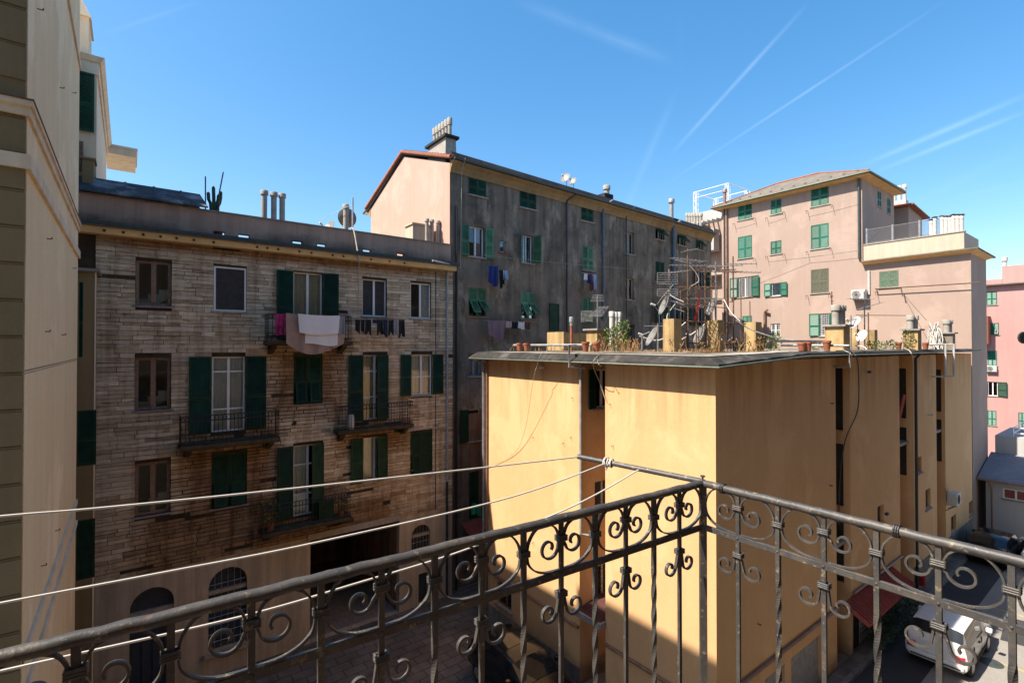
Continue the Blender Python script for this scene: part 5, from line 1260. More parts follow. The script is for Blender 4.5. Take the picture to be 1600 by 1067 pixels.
for i, (x0, x1, yb, mt, lb, nm, ct) in enumerate(((555, 563, 520, 'cloth_black', 'black sock hanging first on the line beside the balcony', 'sock', 'sock'), (564, 570, 520, 'cloth_black', 'black sock hanging second on the line', 'sock', 'sock'), (571, 580, 523, 'cloth_black', 'black shorts hanging just before the navy cap', 'shorts', 'shorts'),
        (582, 595, 505, 'cloth_navy', 'navy cap shaped garment pegged short above the others', 'cap', 'cap'), (589, 598, 523, 'cloth_black', 'black shorts hanging under the navy cap', 'shorts', 'shorts'), (599, 606, 527, 'cloth_navy', 'navy sock hanging lowest on the line', 'sock', 'sock'),
        (607, 615, 524, 'cloth_black', 'black shorts hanging beside the grey sock', 'shorts', 'shorts'), (616, 622, 525, 'cloth_grey', 'grey sock hanging near the end of the line', 'sock', 'sock'), (623, 632, 527, 'cloth_black', 'black shorts last on the line', 'shorts', 'shorts'))):
    hang(SF, .70 + .012 * (i % 2), x0, 499, x1, 499.3, yb, mt, lb, ct, nm, 'dark washing on the stone facade line', waves=1, amp=.03, seed=i + 10, sag=.005, taper=(-.12 if nm == 'shorts' else .12 if nm == 'sock' else 0), bot=(lambda u: 1 - .22 * math.exp(-((u - .5) / .12) ** 2)) if nm == 'shorts' else (lambda u: .85 + .2 * u) if nm == 'sock' else None)
for i, (x0, x1, yt, yb, mt, lb, nm) in enumerate(((764, 778, 415, 444, 'cloth_blue', 'royal blue towel on the line of the soot-grey facade', 'towel'), (780, 788, 421, 447, 'cloth_black', 'black shirt hanging beside the blue towel', 'shirt'), (786, 793, 422, 436, 'cloth_sky', 'light blue top next to the black shirt', 'shirt'),
        (762, 789, 500, 527, 'cloth_purple', 'purple towel with a draped fold on the lower line', 'towel'), (791, 800, 501, 511, 'cloth_pink', 'pink cloth pegged beside the purple towel', 'cloth'), (800, 809, 502, 513, 'cloth_black', 'black underwear on the lower line', 'underwear'), (810, 819, 502, 513, 'cloth_white', 'white underwear on the lower line', 'underwear'), (820, 830, 502, 513, 'cloth_brown', 'dark brown cloth last on the lower line', 'cloth'),
        (913, 918, 427, 437, 'cloth_white', 'small white cloth below the closed green shutter', 'cloth'), (917, 923, 428, 442, 'cloth_blue', 'small blue garment below the closed green shutter', 'shirt'), (922, 927, 428, 453, 'cloth_brown', 'brown garment below the closed green shutter', 'trousers'), (926, 932, 428, 452, 'cloth_sky', 'pale blue shirt below the closed green shutter', 'shirt'))):
    hang(DF, .55 + .015 * (i % 3), x0, yt, x1, yt + .6, yb, mt, lb, nm, nm, 'washing on the soot-grey facade', waves=2, amp=.05, seed=i + 30, taper=.12 if i % 2 else -.08, bot=(lambda u, k=i: .85 + .25 * abs(math.sin(u * 2.6 + k))))
for x0, y0_, x1, y1_, lb in ((758, 399, 984, 420, 'slack washing line under the upper open shutters'), (752, 500, 845, 503, 'washing line with the purple towel'), (908, 426, 936, 427, 'short line under the closed shutter')):
    a, z = DF.px(x0, y0_, .55); b, z2 = DF.px(x1, y1_, .55); m = MB(); m.tube(spline([DF.P(a, z, .55), DF.P((a + b) / 2, (z + z2) / 2 - .05, .55), DF.P(b, z2, .55)], 8), .008, 5)
    tag(m.build('clothesline', M['cable_pale'], base=DF.P(a, z, .55)), lb, 'clothesline')
# balcony plants
def leaves(mb, c, rx, rz, n, size, seed, up=.3):
    r = random.Random(seed); c = Vector(c)
    for _ in range(n):
        while True:
            v = Vector((r.uniform(-1, 1), r.uniform(-1, 1), r.uniform(-1, 1)))
            if v.length < 1 and r.random() < .35 + .65 * v.length: break
        p = c + Vector((v.x * rx, v.y * rx, v.z * rz)); d = (v + Vector((r.uniform(-.8, .8), r.uniform(-.8, .8), up + r.uniform(-.5, .5)))).normalized()
        s = d.cross(Vector((r.uniform(-1, 1), r.uniform(-1, 1), r.uniform(-1, 1)))).normalized(); L_ = size * r.uniform(.6, 1.4)
        mb.add([p, p + d * L_ * .5 + s * L_ * .22, p + d * L_, p + d * L_ * .5 - s * L_ * .22], [(0, 1, 2, 3)])
def potted(loc, r, h, rx, rz, n, label, seed, pot='terracotta', leaf='leaf', size=.12):
    t = thing('potted_plant', label, 'plant', loc); m = MB(); m.lathe(loc, [(r * .72, 0), (r, h * .85), (r * 1.12, h * .85), (r * 1.12, h), (r * .95, h)], 14); m.build('pot', M[pot], t, smooth=True)
    m = MB(); leaves(m, Vector(loc) + Vector((0, 0, h + rz * .9)), rx, rz, n, size, seed); o = m.build('foliage', M[leaf], t); return t
a0, a1, zt, zr_ = SB[2]
potted(SF.P(a0 + .25, zt + .001, .5), .15, .28, .32, .40, 160, 'leafy plant in a terracotta pot on the lowest balcony', 1)
potted(SF.P(a1 - .3, zt + .001, .5), .12, .24, .2, .2, 70, 'small plant in a red pot at the right of the lowest balcony', 2)
m = MB(); q = SF.P(a1 - .85, zt, .35); m.box(q.x - .25, q.x + .3, q.y - .12, q.y + .12, zt + .001, zt + .62); m.box(q.x - .28, q.x + .33, q.y - .15, q.y + .15, zt + .621, zt + .66)
tag(m.build('balcony_cabinet', M['sh_dark'], base=(q.x, q.y, zt)), 'green cabinet standing on the lowest balcony', 'cabinet')
a0, a1, zt, zr_ = SB[3]
m = MB(); q = SF.P(a0 + .55, zt, .35); m.lathe((q.x, q.y, zt + .001), [(.12, 0), (.14, .45), (.10, .5), (.10, .56)], 12); tag(m.build('white_bucket', M['pot_white'], base=(q.x, q.y, zt), smooth=True), 'pale bin standing on the right balcony', 'bin')

# ================================================================== things on the stone roof
def dish(loc, az, el, r, label, mast=0, mat='dish'):
    """satellite dish: reflector, feed arm and bracket; az = plan direction it faces"""
    t = thing('satellite_dish', label, 'satellite dish', loc); c = Vector(loc) + Vector((0, 0, mast))
    f = Vector((math.cos(az) * math.cos(el), math.sin(az) * math.cos(el), math.sin(el))); s = Vector((-math.sin(az), math.cos(az), 0)); u = f.cross(s) * -1
    if u.z < 0: u = -u
    m = MB(); rings = 6; n = 28; vs = []
    for off in (0, -.014):
        for i in range(rings + 1):
            q = r * i / rings if i else .001
            for k in range(n): th = 2 * math.pi * k / n; vs.append(c + f * (.22 * r * (q / r) ** 2 + off) + s * q * math.cos(th) * .93 + u * q * math.sin(th))
    fs = []
    for o_ in (0, (rings + 1) * n):
        for i in range(rings):
            for k in range(n): fs.append((o_ + i * n + k, o_ + i * n + (k + 1) % n, o_ + (i + 1) * n + (k + 1) % n, o_ + (i + 1) * n + k))
    e = rings * n; e2 = e + (rings + 1) * n
    fs += [(e + k, e + (k + 1) % n, e2 + (k + 1) % n, e2 + k) for k in range(n)]
    m.add(vs, fs); m.build('reflector', M[mat], t, smooth=True)
    m = MB(); tip = c + f * r * 1.15 - u * r * .35; m.tube([c - u * r * .92 + f * .18 * r, tip], .010, 6); m.build('feed_arm', M['galv'], t)
    m = MB(); m.tube([tip - f * .06, tip + f * .10], .035, 8); m.build('feed_head', M['pot_white'], t)
    m = MB(); m.tube([c - f * .04, c - f * .12, Vector(loc) + Vector((-f.x * .12, -f.y * .12, 0))], .018, 8); m.build('mast', M['galv'], t)
    return t
p = onV(515, 357, 21.4); dish((p.x, 21.4, 3.8), R_(200), R_(30), .34, 'half hidden pale dish behind the stone house parapet', p.z - 3.8)
p = onV(540, 341, 21.6); dish((p.x + .05, 21.6, 3.8), R_(60), R_(25), .42, 'pale dish behind the single flue on the stone house roof', p.z - 3.8)
p = onV(551, 358, 20.3); q = onV(551, 309, 20.3)
m = MB(); m.tube([(p.x, 20.3, 4.72), (p.x, 20.3, q.z)], .035, 8); tag(m.build('roof_mast', M['pipe_grey'], base=(p.x, 20.3, 4.72), smooth=True), 'plain grey mast on the stone house parapet', 'mast')
m = MB(); h0 = SF.px(553, 359, .1); h1 = SF.px(561, 412, .5); h2 = SF.px(560, 492, .45)
m.tube(spline([SF.P(h0[0], 4.75, -.28), SF.P(h0[0] + .05, 4.70, -.05), SF.P(h1[0], h1[1] + .1, .5), SF.P(h1[0], h1[1] - .2, .47), SF.P(h2[0], h2[1], .45)], 8), [.03] * 17 + [.014] * 16, 8)
tag(m.build('roof_cable', M['cable_pale'], base=SF.P(h0[0], 4.75, -.28), smooth=True), 'pale cable running from the roof mast over the gutter', 'cable')
m = MB(); pc = onV(300, 350, 21.5); m.tube([onV(500, 345, 21.5), onV(515, 336, 21.5), onV(552, 319, 20.35)], .008, 5); tag(m.build('guy_wire', M['rope'], base=onV(500, 345, 21.5)), 'thin pale guy wire tied to the roof mast', 'wire')
for x0, y0_, x1, y1_, lb in ((321, 318, 321, 276, 'upright thin pole left of the cactus'), (342, 305, 349, 269, 'slanting thin pole behind the cactus')):
    a = onV(x0, y0_, 20.9); b = onV(x1, y1_, 20.9); m = MB(); m.tube([(a.x, 20.9, 3.8), a, b], .022, 6); tag(m.build('thin_pole', M['gutter'], base=(a.x, 20.9, 3.8)), lb, 'pole')
ct = thing('column_cactus', 'tall green column cactus on the stone house roof terrace', 'cactus', (onV(335, 330, 21).x, 21, 3.8))
def ribbed(mb, pts, r):
    n = 12; pts = [Vector(p) for p in pts]; vs = []; k = len(pts)
    for i, p in enumerate(pts):
        rr_ = r * (1 if i < k - 1 else .35)
        for j in range(n): q = rr_ * (1 if j % 2 else .68); th = j * 2 * math.pi / n; vs.append(p + Vector((q * math.cos(th), q * math.sin(th), 0)))
    mb.add(vs, [(i * n + j, i * n + (j + 1) % n, i * n + n + (j + 1) % n, i * n + n + j) for i in range(k - 1) for j in range(n)] + [tuple(range((k - 1) * n, k * n))])
m = MB(); b0 = onV(334, 330, 21)
for pts in (((334, 330), (334, 310), (333.5, 294), (333.5, 291)), ((330, 328), (329, 318), (326, 312), (325.5, 302), (325.5, 300)), ((337, 328), (339, 318), (341, 312), (341.5, 306), (341.5, 304)), ((339, 326), (343, 318), (344.5, 310), (344.8, 301), (345, 299))):
    P = [onV(x, y, 21) for x, y in pts]; ribbed(m, [Vector((P[0].x, 21, 3.8))] + P, .062)
m.build('cactus_stem', M['cactus'], ct)
m = MB(); q = onV(335, 330, 21); m.lathe((q.x, 21, 3.81), [(.22, 0), (.28, .4), (.3, .4), (.3, .46), (.1, .46)], 14); m.build('pot', M['terracotta'], ct, smooth=True)
# dishes and aerial on the soot-grey roof
p = onV(884, 279, 22.5); dish((p.x, 22.5, 9.3), R_(200), R_(25), .34, 'larger of two dishes above the soot-grey roof', p.z - 9.3)
p = onV(895, 284, 22.5); dish((p.x, 22.5, 9.3), R_(200), R_(25), .28, 'smaller of two dishes above the soot-grey roof', p.z - 9.3)

# ================================================================== clutter on the ochre house roof
DZ = -.17
def rooft(px, t): return at(px, t, DZ)
def chim(name, label, px0, px1, ytop, t, cap=True, depth=None, mat='yellow', pots=(), pr=.12, parent=None):
    """a rendered chimney stack standing on the flat roof, px0-px1 wide on its face towards -x"""
    c = at((px0 + px1) / 2, t, DZ); w = (px1 - px0) / FPX * t * .74; zt = (541 - ytop) / FPX * t
    m = MB(); m.box(c.x - w / 2, c.x + w / 2, c.y - w / 2, c.y + w / 2, DZ - .01, zt); o = m.build('chimney', M[mat], parent)
    if cap: m = MB(); m.box(c.x - w / 2 - .1, c.x + w / 2 + .1, c.y - w / 2 - .1, c.y + w / 2 + .1, zt, zt + .07); m.build('chimney_cap', M['sill'], o); zt += .07
    for k, (px, yt) in enumerate(pots):
        p = at(px, t + k * .12, 0); z1 = (541 - yt) / FPX * t; m = MB(); lathe_pot(m, p.x, p.y, zt, z1 - zt, pr, 1.3, .22); m.build('chimney_pot', M['pot_grey'] if mat != 'x' else M['pot_white'], o, smooth=True)
    return c, zt
M['yellow_worn'] = plaster('worn_ochre_chimney', (.56, .39, .19), (.40, .27, .13), 1.4, .3, stains=(.17, .11, .055))
R1 = chim('', '', 917, 948, 516, 20, mat='yellow_worn', parent=yel)
R2 = chim('', '', 1037, 1064, 498, 17, cap=False, mat='yellow_worn', parent=yel)
R3 = chim('', '', 1106, 1131, 500, 18, cap=False, mat='yellow_worn', parent=yel)
R4 = chim('', '', 1164, 1189, 503, 20, cap=False, mat='yellow_worn', parent=yel)
R5 = chim('', '', 1291, 1326, 510, 19.5, mat='yellow_worn', pots=((1306, 476), (1311, 476), (1315, 476)), pr=.13, parent=yel)
R6 = chim('', '', 1413, 1438, 516, 23, mat='yellow_worn', pots=((1422.5, 492), (1429, 492)), pr=.13, parent=yel)
R7 = chim('', '', 1470, 1491, 521, 26, mat='concrete', pots=((1479, 499), (1482.5, 499)), pr=.14, parent=yel)
for px0, px1, yt, t in ((1327, 1342, 514, 24), (1353, 1370, 515, 25)): chim('', '', px0, px1, yt, t, cap=False, mat='yellow_worn', parent=yel)
m = MB(); a = at(836, 21.5, 0); b = at(920, 22.0, 0); m.box(14.5, 14.7, b.y, a.y, DZ, .62); m.box(14.7, 17.5, a.y - .2, a.y, DZ, .61); m.build('roof_parapet', M['yellow_worn'], yel)
p = at(893, 19.5, DZ); m = MB(); m.tube([(p.x, p.y, DZ), (p.x, p.y, .8)], .06, 10); o = m.build('flue_pipe', M['terracotta'], yel, smooth=True); m = MB(); lathe_pot(m, p.x, p.y, .8, .35, .07, 1.3, .2); m.build('flue_cap', M['pipe_light'], o, smooth=True)
for px, yt, r in ((956, 486, .1), (962.5, 487, .075), (968, 487, .075)):
    p = at(px, 21.2, DZ); z1 = (541 - yt) / FPX * 21.2; m = MB(); lathe_pot(m, p.x, p.y, DZ, z1 - DZ, r, 1.2, .22); m.build('chimney_pot', M['pot_white'], yel, smooth=True)
rt = random.Random(4)
for i, (px, t, lb) in enumerate(((812, 20.5, 'terracotta pot at the end of the long overflow pipe'), (823, 20.3, 'terracotta pot just left of the low roof parapet'), (915, 16.8, 'terracotta pot leaning on the first roof chimney'), (932, 16.9, 'terracotta pot right of the first roof chimney'), (1253, 17.2, 'terracotta pot of a pair, nearer the square pillar'), (1262, 17.2, 'terracotta pot of a pair, nearer the large chimney'),
        (1292, 17.4, 'terracotta pot at the foot of the large chimney'), (1404, 22.6, 'terracotta pot by the ivy grown chimney'), (1446, 24.0, 'terracotta pot left of the white wrapped chimney'))):
    p = rooft(px, t); h = .30 + .08 * rt.random(); m = MB(); m.lathe(p, [(.09, 0), (.125, h * .8), (.14, h * .8), (.14, h), (.12, h)], 12); tag(m.build('flower_pot', M['terracotta'], base=p, smooth=True), lb, 'flower pot', 'terracotta pots on the ochre roof')

# aerials
def aerial(px, t, ytop, label, booms, r=.025, mat='galv', base=None):
    """mast with yagi booms: (y in the photo, half length, azimuth, elements, element half length)"""
    p = rooft(px, t) if base is None else Vector(base); zt = (541 - ytop) / FPX * t
    o = thing('tv_aerial', label, 'aerial', p); m = MB(); m.tube([p, Vector((p.x + .01, p.y, (p.z + zt) / 2)), Vector((p.x, p.y, zt))], r, 6); m.build('mast', M[mat], o)
    for (y, hl, az, n, el, rise) in booms:
        z = (541 - y) / FPX * t; d = Vector((math.cos(az), math.sin(az), rise)).normalized(); s = Vector((-math.sin(az), math.cos(az), 0)); c = Vector((p.x, p.y, z)); m = MB()
        m.bar(c - d * hl * .5, c + d * hl * 1.5, .022)
        for k in range(n):
            q = c - d * hl * .45 + d * hl * 1.9 * k / max(1, n - 1); l = el * (1.25 - .4 * k / n); m.bar(q - s * l, q + s * l, .011)
        m.build('boom', M['rust' if mat == 'rust' and y > 420 else 'galv'], o)
    return o, p, zt
o, p, zt = aerial(928, 18.5, 458, 'aerial with white grid panels on the first roof chimney', ((462, .35, R_(40), 5, .22, .5), (486, .5, R_(20), 8, .25, .5)), base=(R1[0].x - .02, R1[0].y - .05, R1[1]))
m = MB()
for k in range(9): z = .95 + k * .05 - .45; m.bar((p.x - .4, p.y + .5, z + .5), (p.x - .4, p.y - .1, z + .5), .012)
m.bar((p.x - .4, p.y + .5, .5 + .45), (p.x - .4, p.y + .5, 1.42), .02); m.bar((p.x - .4, p.y - .1, .95), (p.x - .4, p.y - .1, 1.42), .02); m.build('grid_panel', M['dish'], o)
o, p, zt = aerial(1055, 17, 419, 'tall aerial with white framed panels beside the square chimney', ((425, .45, R_(-40), 9, .3, .1), (468, .35, R_(-60), 6, .28, -.4), (478, .35, R_(-70), 8, .3, -.4)), base=(R2[0].x, R2[0].y + .12, R2[1]))
m = MB()
for z0 in (1.72, 2.12):
    for s in (-1, 1): m.bar(p + Vector((-.1, .0, 0)) + RT * (.34 * s) + UP * (z0 - p.z), p + Vector((-.1, 0, 0)) + RT * (.34 * s) + UP * (z0 - p.z + (.22 if z0 < 2 else .38)), .02)
    hgt = .22 if z0 < 2 else .38; k = 4 if z0 < 2 else 6
    for j in range(k): m.bar(p + Vector((-.1, 0, 0)) - RT * .34 + UP * (z0 - p.z + hgt * j / (k - 1)), p + Vector((-.1, 0, 0)) + RT * .34 + UP * (z0 - p.z + hgt * j / (k - 1)), .016)
m.build('grid_panel', M['dish'], o)
o, p, zt = aerial(1075, 17.6, 388, 'tallest rusty aerial mast on the ochre roof', ((391, .22, R_(-20), 4, .22, .2), (410, .3, R_(120), 5, .25, .3), (448, .8, R_(-35), 12, .24, 0), (475, .9, R_(-40), 10, .2, -.1)), r=.028, mat='rust')
m = MB(); m.tube(spline([Vector((p.x, p.y, z_)) + RT * x_ for x_, z_ in ((0, 2.9), (.28, 2.6), (.38, 2.3), (.1, 2.1), (0, 1.9))], 6), .012, 5); m.build('cable', M['pot_white'], o)
m = MB(); c = Vector((p.x, p.y, .9)) + RT * .15; m.hexa([c + Vector(v) for v in ((0, -.05, 0), (.06, -.13, 0), (.08, -.13, 0), (.02, -.05, 0), (.0, -.30, .95), (.02, -.33, 1.0), (.04, -.33, 1.0), (.02, -.30, .95))]); tag(m.build('red_board', M['red_plastic'], base=c), 'narrow red plastic board leaning among the aerials', 'board')
aerial(1102, 18.2, 412, 'rusty mast with a horizontal aerial by the twin square pillars', ((415, .9, R_(150), 12, .22, 0), (422, .7, R_(-50), 10, .2, 0)), mat='rust')
aerial(1121, 18.0, 408, 'grey mast with two long aerials over the second square pillar', ((416, .6, R_(-60), 8, .25, 0), (424, 1.0, R_(-50), 14, .25, -.05), (466, .6, R_(140), 4, .08, 0)), base=(R3[0].x, R3[0].y, R3[1]))
aerial(1146, 19, 400, 'rust streaked mast in front of the salmon house corner', ((412, .55, R_(-62), 7, .2, -.05), (424, .5, R_(160), 9, .2, 0)), mat='rust')
aerial(1136, 19, 450, 'short rusty post left of the rust streaked mast', (), mat='rust'); aerial(1172, 20, 470, 'thin rusty rod above the third square pillar', (), r=.018, mat='rust')
aerial(1088, 18.4, 404, 'aerial with two crossed booms behind the rusty pipe rail', ((407, .7, R_(160), 10, .2, .05), (421, .6, R_(-45), 9, .22, .05), (452, .5, R_(-50), 8, .16, .1)), r=.02, mat='rust')
aerial(1064, 17.8, 452, 'small comb aerial low behind the cracked chimney', ((455, .4, R_(-60), 9, .26, .5), (470, .4, R_(-60), 9, .26, .5)), r=.018, mat='rust')
aerial(1112, 19.4, 430, 'rusty post with a diagonal strut by the second square pillar', ((436, .5, R_(150), 6, .14, .9), (472, .5, R_(-60), 5, .1, 0)), r=.03, mat='rust')
aerial(1158, 20.5, 462, 'leaning rusty rod right of the streaked mast', ((466, .3, R_(-40), 4, .14, .2),), r=.02, mat='rust')
aerial(1028, 19.5, 505, 'low post with a short boom left of the cracked chimney', ((509, .35, R_(150), 5, .14, 0),), r=.03)
aerial(1003, 18.0, 520, 'stubby bracket post on the roof near the bush', ((523, .2, R_(-40), 3, .1, .4),), r=.035)
rc_ = random.Random(31)
for k in range(9):
    px0 = rc_.uniform(1040, 1165); t0 = rc_.uniform(17, 19.5); z0 = rc_.uniform(.3, 2.4); q0 = at(px0, t0, z0); q1 = q0 + Vector((rc_.uniform(-.5, .5), rc_.uniform(-.8, .8), -rc_.uniform(.4, 1.6))); q1.z = max(q1.z, DZ)
    m = MB(); m.tube(spline([q0, q0.lerp(q1, .4) + Vector((rc_.uniform(-.2, .2), rc_.uniform(-.3, .3), -.15)), q1], 6), .010 + .006 * (k % 2), 5)
    tag(m.build('aerial_cable', M['pot_white' if k % 3 else 'wire'], base=q0), 'loose aerial cable in the tangle above the square roof pillars', 'cable', 'aerial cables on the ochre roof')
aerial(1300, 22, 455, 'rusty ringed mast beside the large chimney flue', ((462, .1, 0, 2, .03, 0), (470, .1, 0, 2, .03, 0)), mat='rust')
aerial(1351, 21, 455, 'slim aerial in front of the wall air conditioner', ((467, .6, R_(165), 6, .2, 0), (480, .5, R_(-40), 5, .2, .3)))
aerial(1330, 21, 492, 'low comb shaped aerial right of the large chimney', ((500, .45, R_(-20), 8, .28, .3),))
aerial(1357, 22, 488, 'low mast with a single long boom', ((492, .9, R_(-58), 7, .14, -.03),), mat='rust')
m = MB(); q0 = rooft(1064, 17.3); q1 = rooft(1165, 19.5); z0, z1 = .85, .95
for a_, b_, zz in ((q0, q1, .88), (q0, q1, .12)): m.bar(Vector((a_.x, a_.y, zz)), Vector((b_.x, b_.y, zz)), .04)
for k in range(6): q = q0.lerp(q1, (k + .5) / 6); m.bar(Vector((q.x, q.y, DZ)), Vector((q.x, q.y, .88)), .03)
tag(m.build('rusty_rail', M['rust'], base=q0), 'rusty pipe rail between the square roof pillars', 'rail')
m = MB()
for pts in (((1150, 500), (1175, 515), (1215, 528), (1240, 531)), ((1000, 525), (1030, 531), (1060, 512), (1075, 500)), ((1065, 530), (1085, 519), (1105, 503))):
    m.tube(spline([at(x, 18.5, (541 - y) / FPX * 18.5) for x, y in pts], 6), .022, 6)
tag(m.build('roof_cable', M['pot_white'], base=at(1150, 18.5, DZ)), 'loose white cables strung between the roof aerials', 'cable')
c = at(1050, 17, 0); dish((R2[0].x - .1, R2[0].y + .2, R2[1]), R_(146), R_(22), .34, 'dish on top of the square cracked chimney', .45)
dish((R3[0].x, R3[0].y + .1, R3[1]), R_(146), R_(20), .34, 'dish on top of the second square pillar', .48)
p = rooft(1021, 17.5); dish(p, R_(146), R_(28), .37, 'dish standing on the roof between the bush and the cracked chimney', .5)
p = rooft(1095, 18.5); dish(p, R_(146), R_(24), .38, 'dish standing on the roof between the square pillars', .55)
p = rooft(1337, 21); dish(p, R_(150), R_(35), .30, 'upper white dish right of the large chimney', 1.15, 'pot_white')
p = rooft(1348, 20.6); dish(p, R_(155), R_(25), .26, 'lower white dish under the slim aerial', .6, 'pot_white')
# wrapped net by the last chimney
m = MB(); rn = random.Random(8); c = at(1464, 26, DZ)
for k in range(46):
    p0 = c + Vector((rn.uniform(-.25, .25), rn.uniform(-.25, .25), rn.uniform(0, .1))); p1 = c + Vector((rn.uniform(-.12, .12), rn.uniform(-.12, .35), rn.uniform(.6, 1.5)))
    m.tube(spline([p0, p0.lerp(p1, .5) + Vector((rn.uniform(-.15, .15), rn.uniform(-.15, .15), 0)), p1], 4), .022, 5)
tag(m.build('white_net_bundle', M['pot_white'], base=c), 'bundle of white netting tied up beside the last chimney', 'net')
m = MB(); q0 = PF.px(1410, 458, .3); m.tube([PF.P(q0[0], q0[1], .3), at(1448, 26, (541 - 500) / FPX * 26)], .012, 5); tag(m.build('stay_wire', M['wire'], base=PF.P(q0[0], q0[1], .3)), 'dark stay wire from the salmon wall to the net bundle', 'wire')
# plants on the roof
bu = thing('roof_bush', 'light green bush growing on the roof by the first chimney', 'bush', rooft(966, 19)); m = MB(); c = rooft(966, 19)
for k in range(9): th = k * .7; m.tube([c, c + Vector((.12 * math.cos(th), .12 * math.sin(th), .45)), c + Vector((.4 * math.cos(th), .4 * math.sin(th), .75 + .1 * (k % 3)))], .012, 5)
m.build('stem', M['brown_wood'], bu); m = MB(); leaves(m, c + Vector((0, 0, .5)), .40, .5, 520, .11, 21); leaves(m, c + Vector((.12, -.15, .85)), .22, .38, 170, .10, 22); leaves(m, c + Vector((-.2, .25, .65)), .2, .3, 110, .10, 23); m.build('foliage', M['leaf_bright'], bu)
for i, (px, t, rx, rz, n, lb) in enumerate(((1193, 20, .28, .3, 200, 'leafy weed beside the third square pillar'), (1155, 18.5, .2, .16, 110, 'yellow green weed under the rusty mast'), (1104, 18.0, .14, .12, 60, 'small bright weed by the second pillar'), (1368, 21, .35, .18, 170, 'low green plant clump right of the small pillars'), (1392, 22, .3, .2, 150, 'green plant clump in front of the ivy chimney'), (1209, 19.5, .25, .35, 150, 'climbing weed below the small white window'), (1276, 18.2, .2, .15, 90, 'small weed near the large chimney'))):
    p = rooft(px, t); w = thing('weed_plant', lb, 'plant', p); m = MB(); leaves(m, p + Vector((0, 0, rz)), rx, rz, n, .1, 40 + i); m.build('foliage', M['leaf_bright' if i % 2 else 'leaf'], w)
    m = MB()
    for k in range(4): m.tube([p, p + Vector((rx * .5 * math.cos(k * 1.6), rx * .5 * math.sin(k * 1.6), rz))], .008, 4)
    m.build('stem', M['brown_wood'], w)
iv = thing('ivy_plant', 'brown and green ivy clinging to the chimney with two flues', 'plant', (R6[0].x - .5, R6[0].y, DZ)); m = MB(); leaves(m, (R6[0].x - .35, R6[0].y + .05, .33), .22, .45, 260, .09, 77); m.build('foliage', M['leaf'], iv)
m = MB(); rg = random.Random(12)
for k in range(5200):
    px = rg.choice((rg.uniform(775, 830), rg.uniform(800, 1010), rg.uniform(930, 1000), rg.uniform(1000, 1200), rg.uniform(1030, 1130))); t = rg.uniform(13.6, 21)
    p = rooft(px, t)
    if p.x < 12.6 or p.y > 17.3 or p.y < 7.8: continue
    cl = .5 + .5 * math.sin(p.x * 2.1 + 1.3 * math.sin(p.y * 1.7)) * math.sin(p.y * 2.7)
    if rg.random() > cl ** 3 * 1.5: continue
    h = rg.uniform(.06, .30) * (1.2 if px < 1000 else .5); a = rg.uniform(0, 6.28); d = Vector((math.cos(a), math.sin(a), 0)); l = d * h * rg.uniform(.1, .6); s = Vector((-d.y, d.x, 0)) * .011
    m.add([p - s, p + s, p + l * .5 + UP * h * .6 + s * .7, p + l + UP * h, p + l * .5 + UP * h * .6 - s * .7], [(0, 1, 2, 3, 4)])
for k in range(170):
    px = rg.choice((rg.uniform(778, 860), rg.uniform(930, 1000), rg.uniform(1030, 1200))); p = rooft(px, rg.uniform(14, 20))
    if p.x < 12.6 or p.y > 17.3 or p.y < 7.8: continue
    h = rg.uniform(.2, .55); d = Vector((rg.uniform(-.12, .12), rg.uniform(-.12, .12), h)); m.tube([p, p + d * .6 + Vector((0, 0, .02)), p + d], [.008, .006, .004], 3)
    for q in range(4): e = p + d * rg.uniform(.4, 1); a = rg.uniform(0, 6.28); m.add([e, e + Vector((.07 * math.cos(a), .07 * math.sin(a), .06)), e + Vector((.05 * math.cos(a), .05 * math.sin(a), .10))], [(0, 1, 2)])
tag(m.build('dry_grass', M['dry']), kind='stuff')
# cables drooping over the ochre eaves
for i, (pts, mt, r, lb) in enumerate(((((872, 541), (846, 553), (838, 575), (834, 590), (810, 700), (755, 730)), 'cable_pale', .008, 'pale cable drooping over the ochre eave and down the sunny wall'), (((945, 548), (930, 560), (927, 572), (938, 600), (946, 625)), 'cable_pale', .010, 'pale cable drooping over the recess'),
        (((940, 550), (934, 565), (940, 573)), 'cable_pale', .010, 'short pale cable loop at the recess eave'))):
    P = [onU(x, y, 11.46 if y < 595 else 11.98) for x, y in pts]; P[0] = onU(pts[0][0], pts[0][1], 12.6); m = MB(); m.tube(spline(P, 8), r, 5); tag(m.build('eave_cable', M[mt], base=P[0]), lb, 'cable')
for i, (pts, mt, r, lb) in enumerate((((( 1318, 543), (1334, 552), (1341, 575), (1340, 640), (1320, 690), (1312, 760), (1311, 820)), 'wire', .018, 'long black cable hanging down the shaded ochre wall'), (((1310, 544), (1328, 552), (1332, 563)), 'cable_pale', .018, 'short pale hose over the shaded eave beside the long black cable'), (((1337, 540), (1352, 543), (1355, 555)), 'pot_white', .022, 'white hose hooked over the shaded eave middle'),
        (((1410, 543), (1422, 549), (1426, 562)), 'cable_pale', .025, 'pale hose over the shaded eave by the black downpipe'))):
    P = [onV(x, y, 6.63 if y < 580 else 7.08) for x, y in pts]; P[0] = onV(pts[0][0], pts[0][1], 7.5); m = MB(); m.tube(spline(P, 8), r, 6); tag(m.build('eave_cable', M[mt], base=P[0]), lb, 'cable')
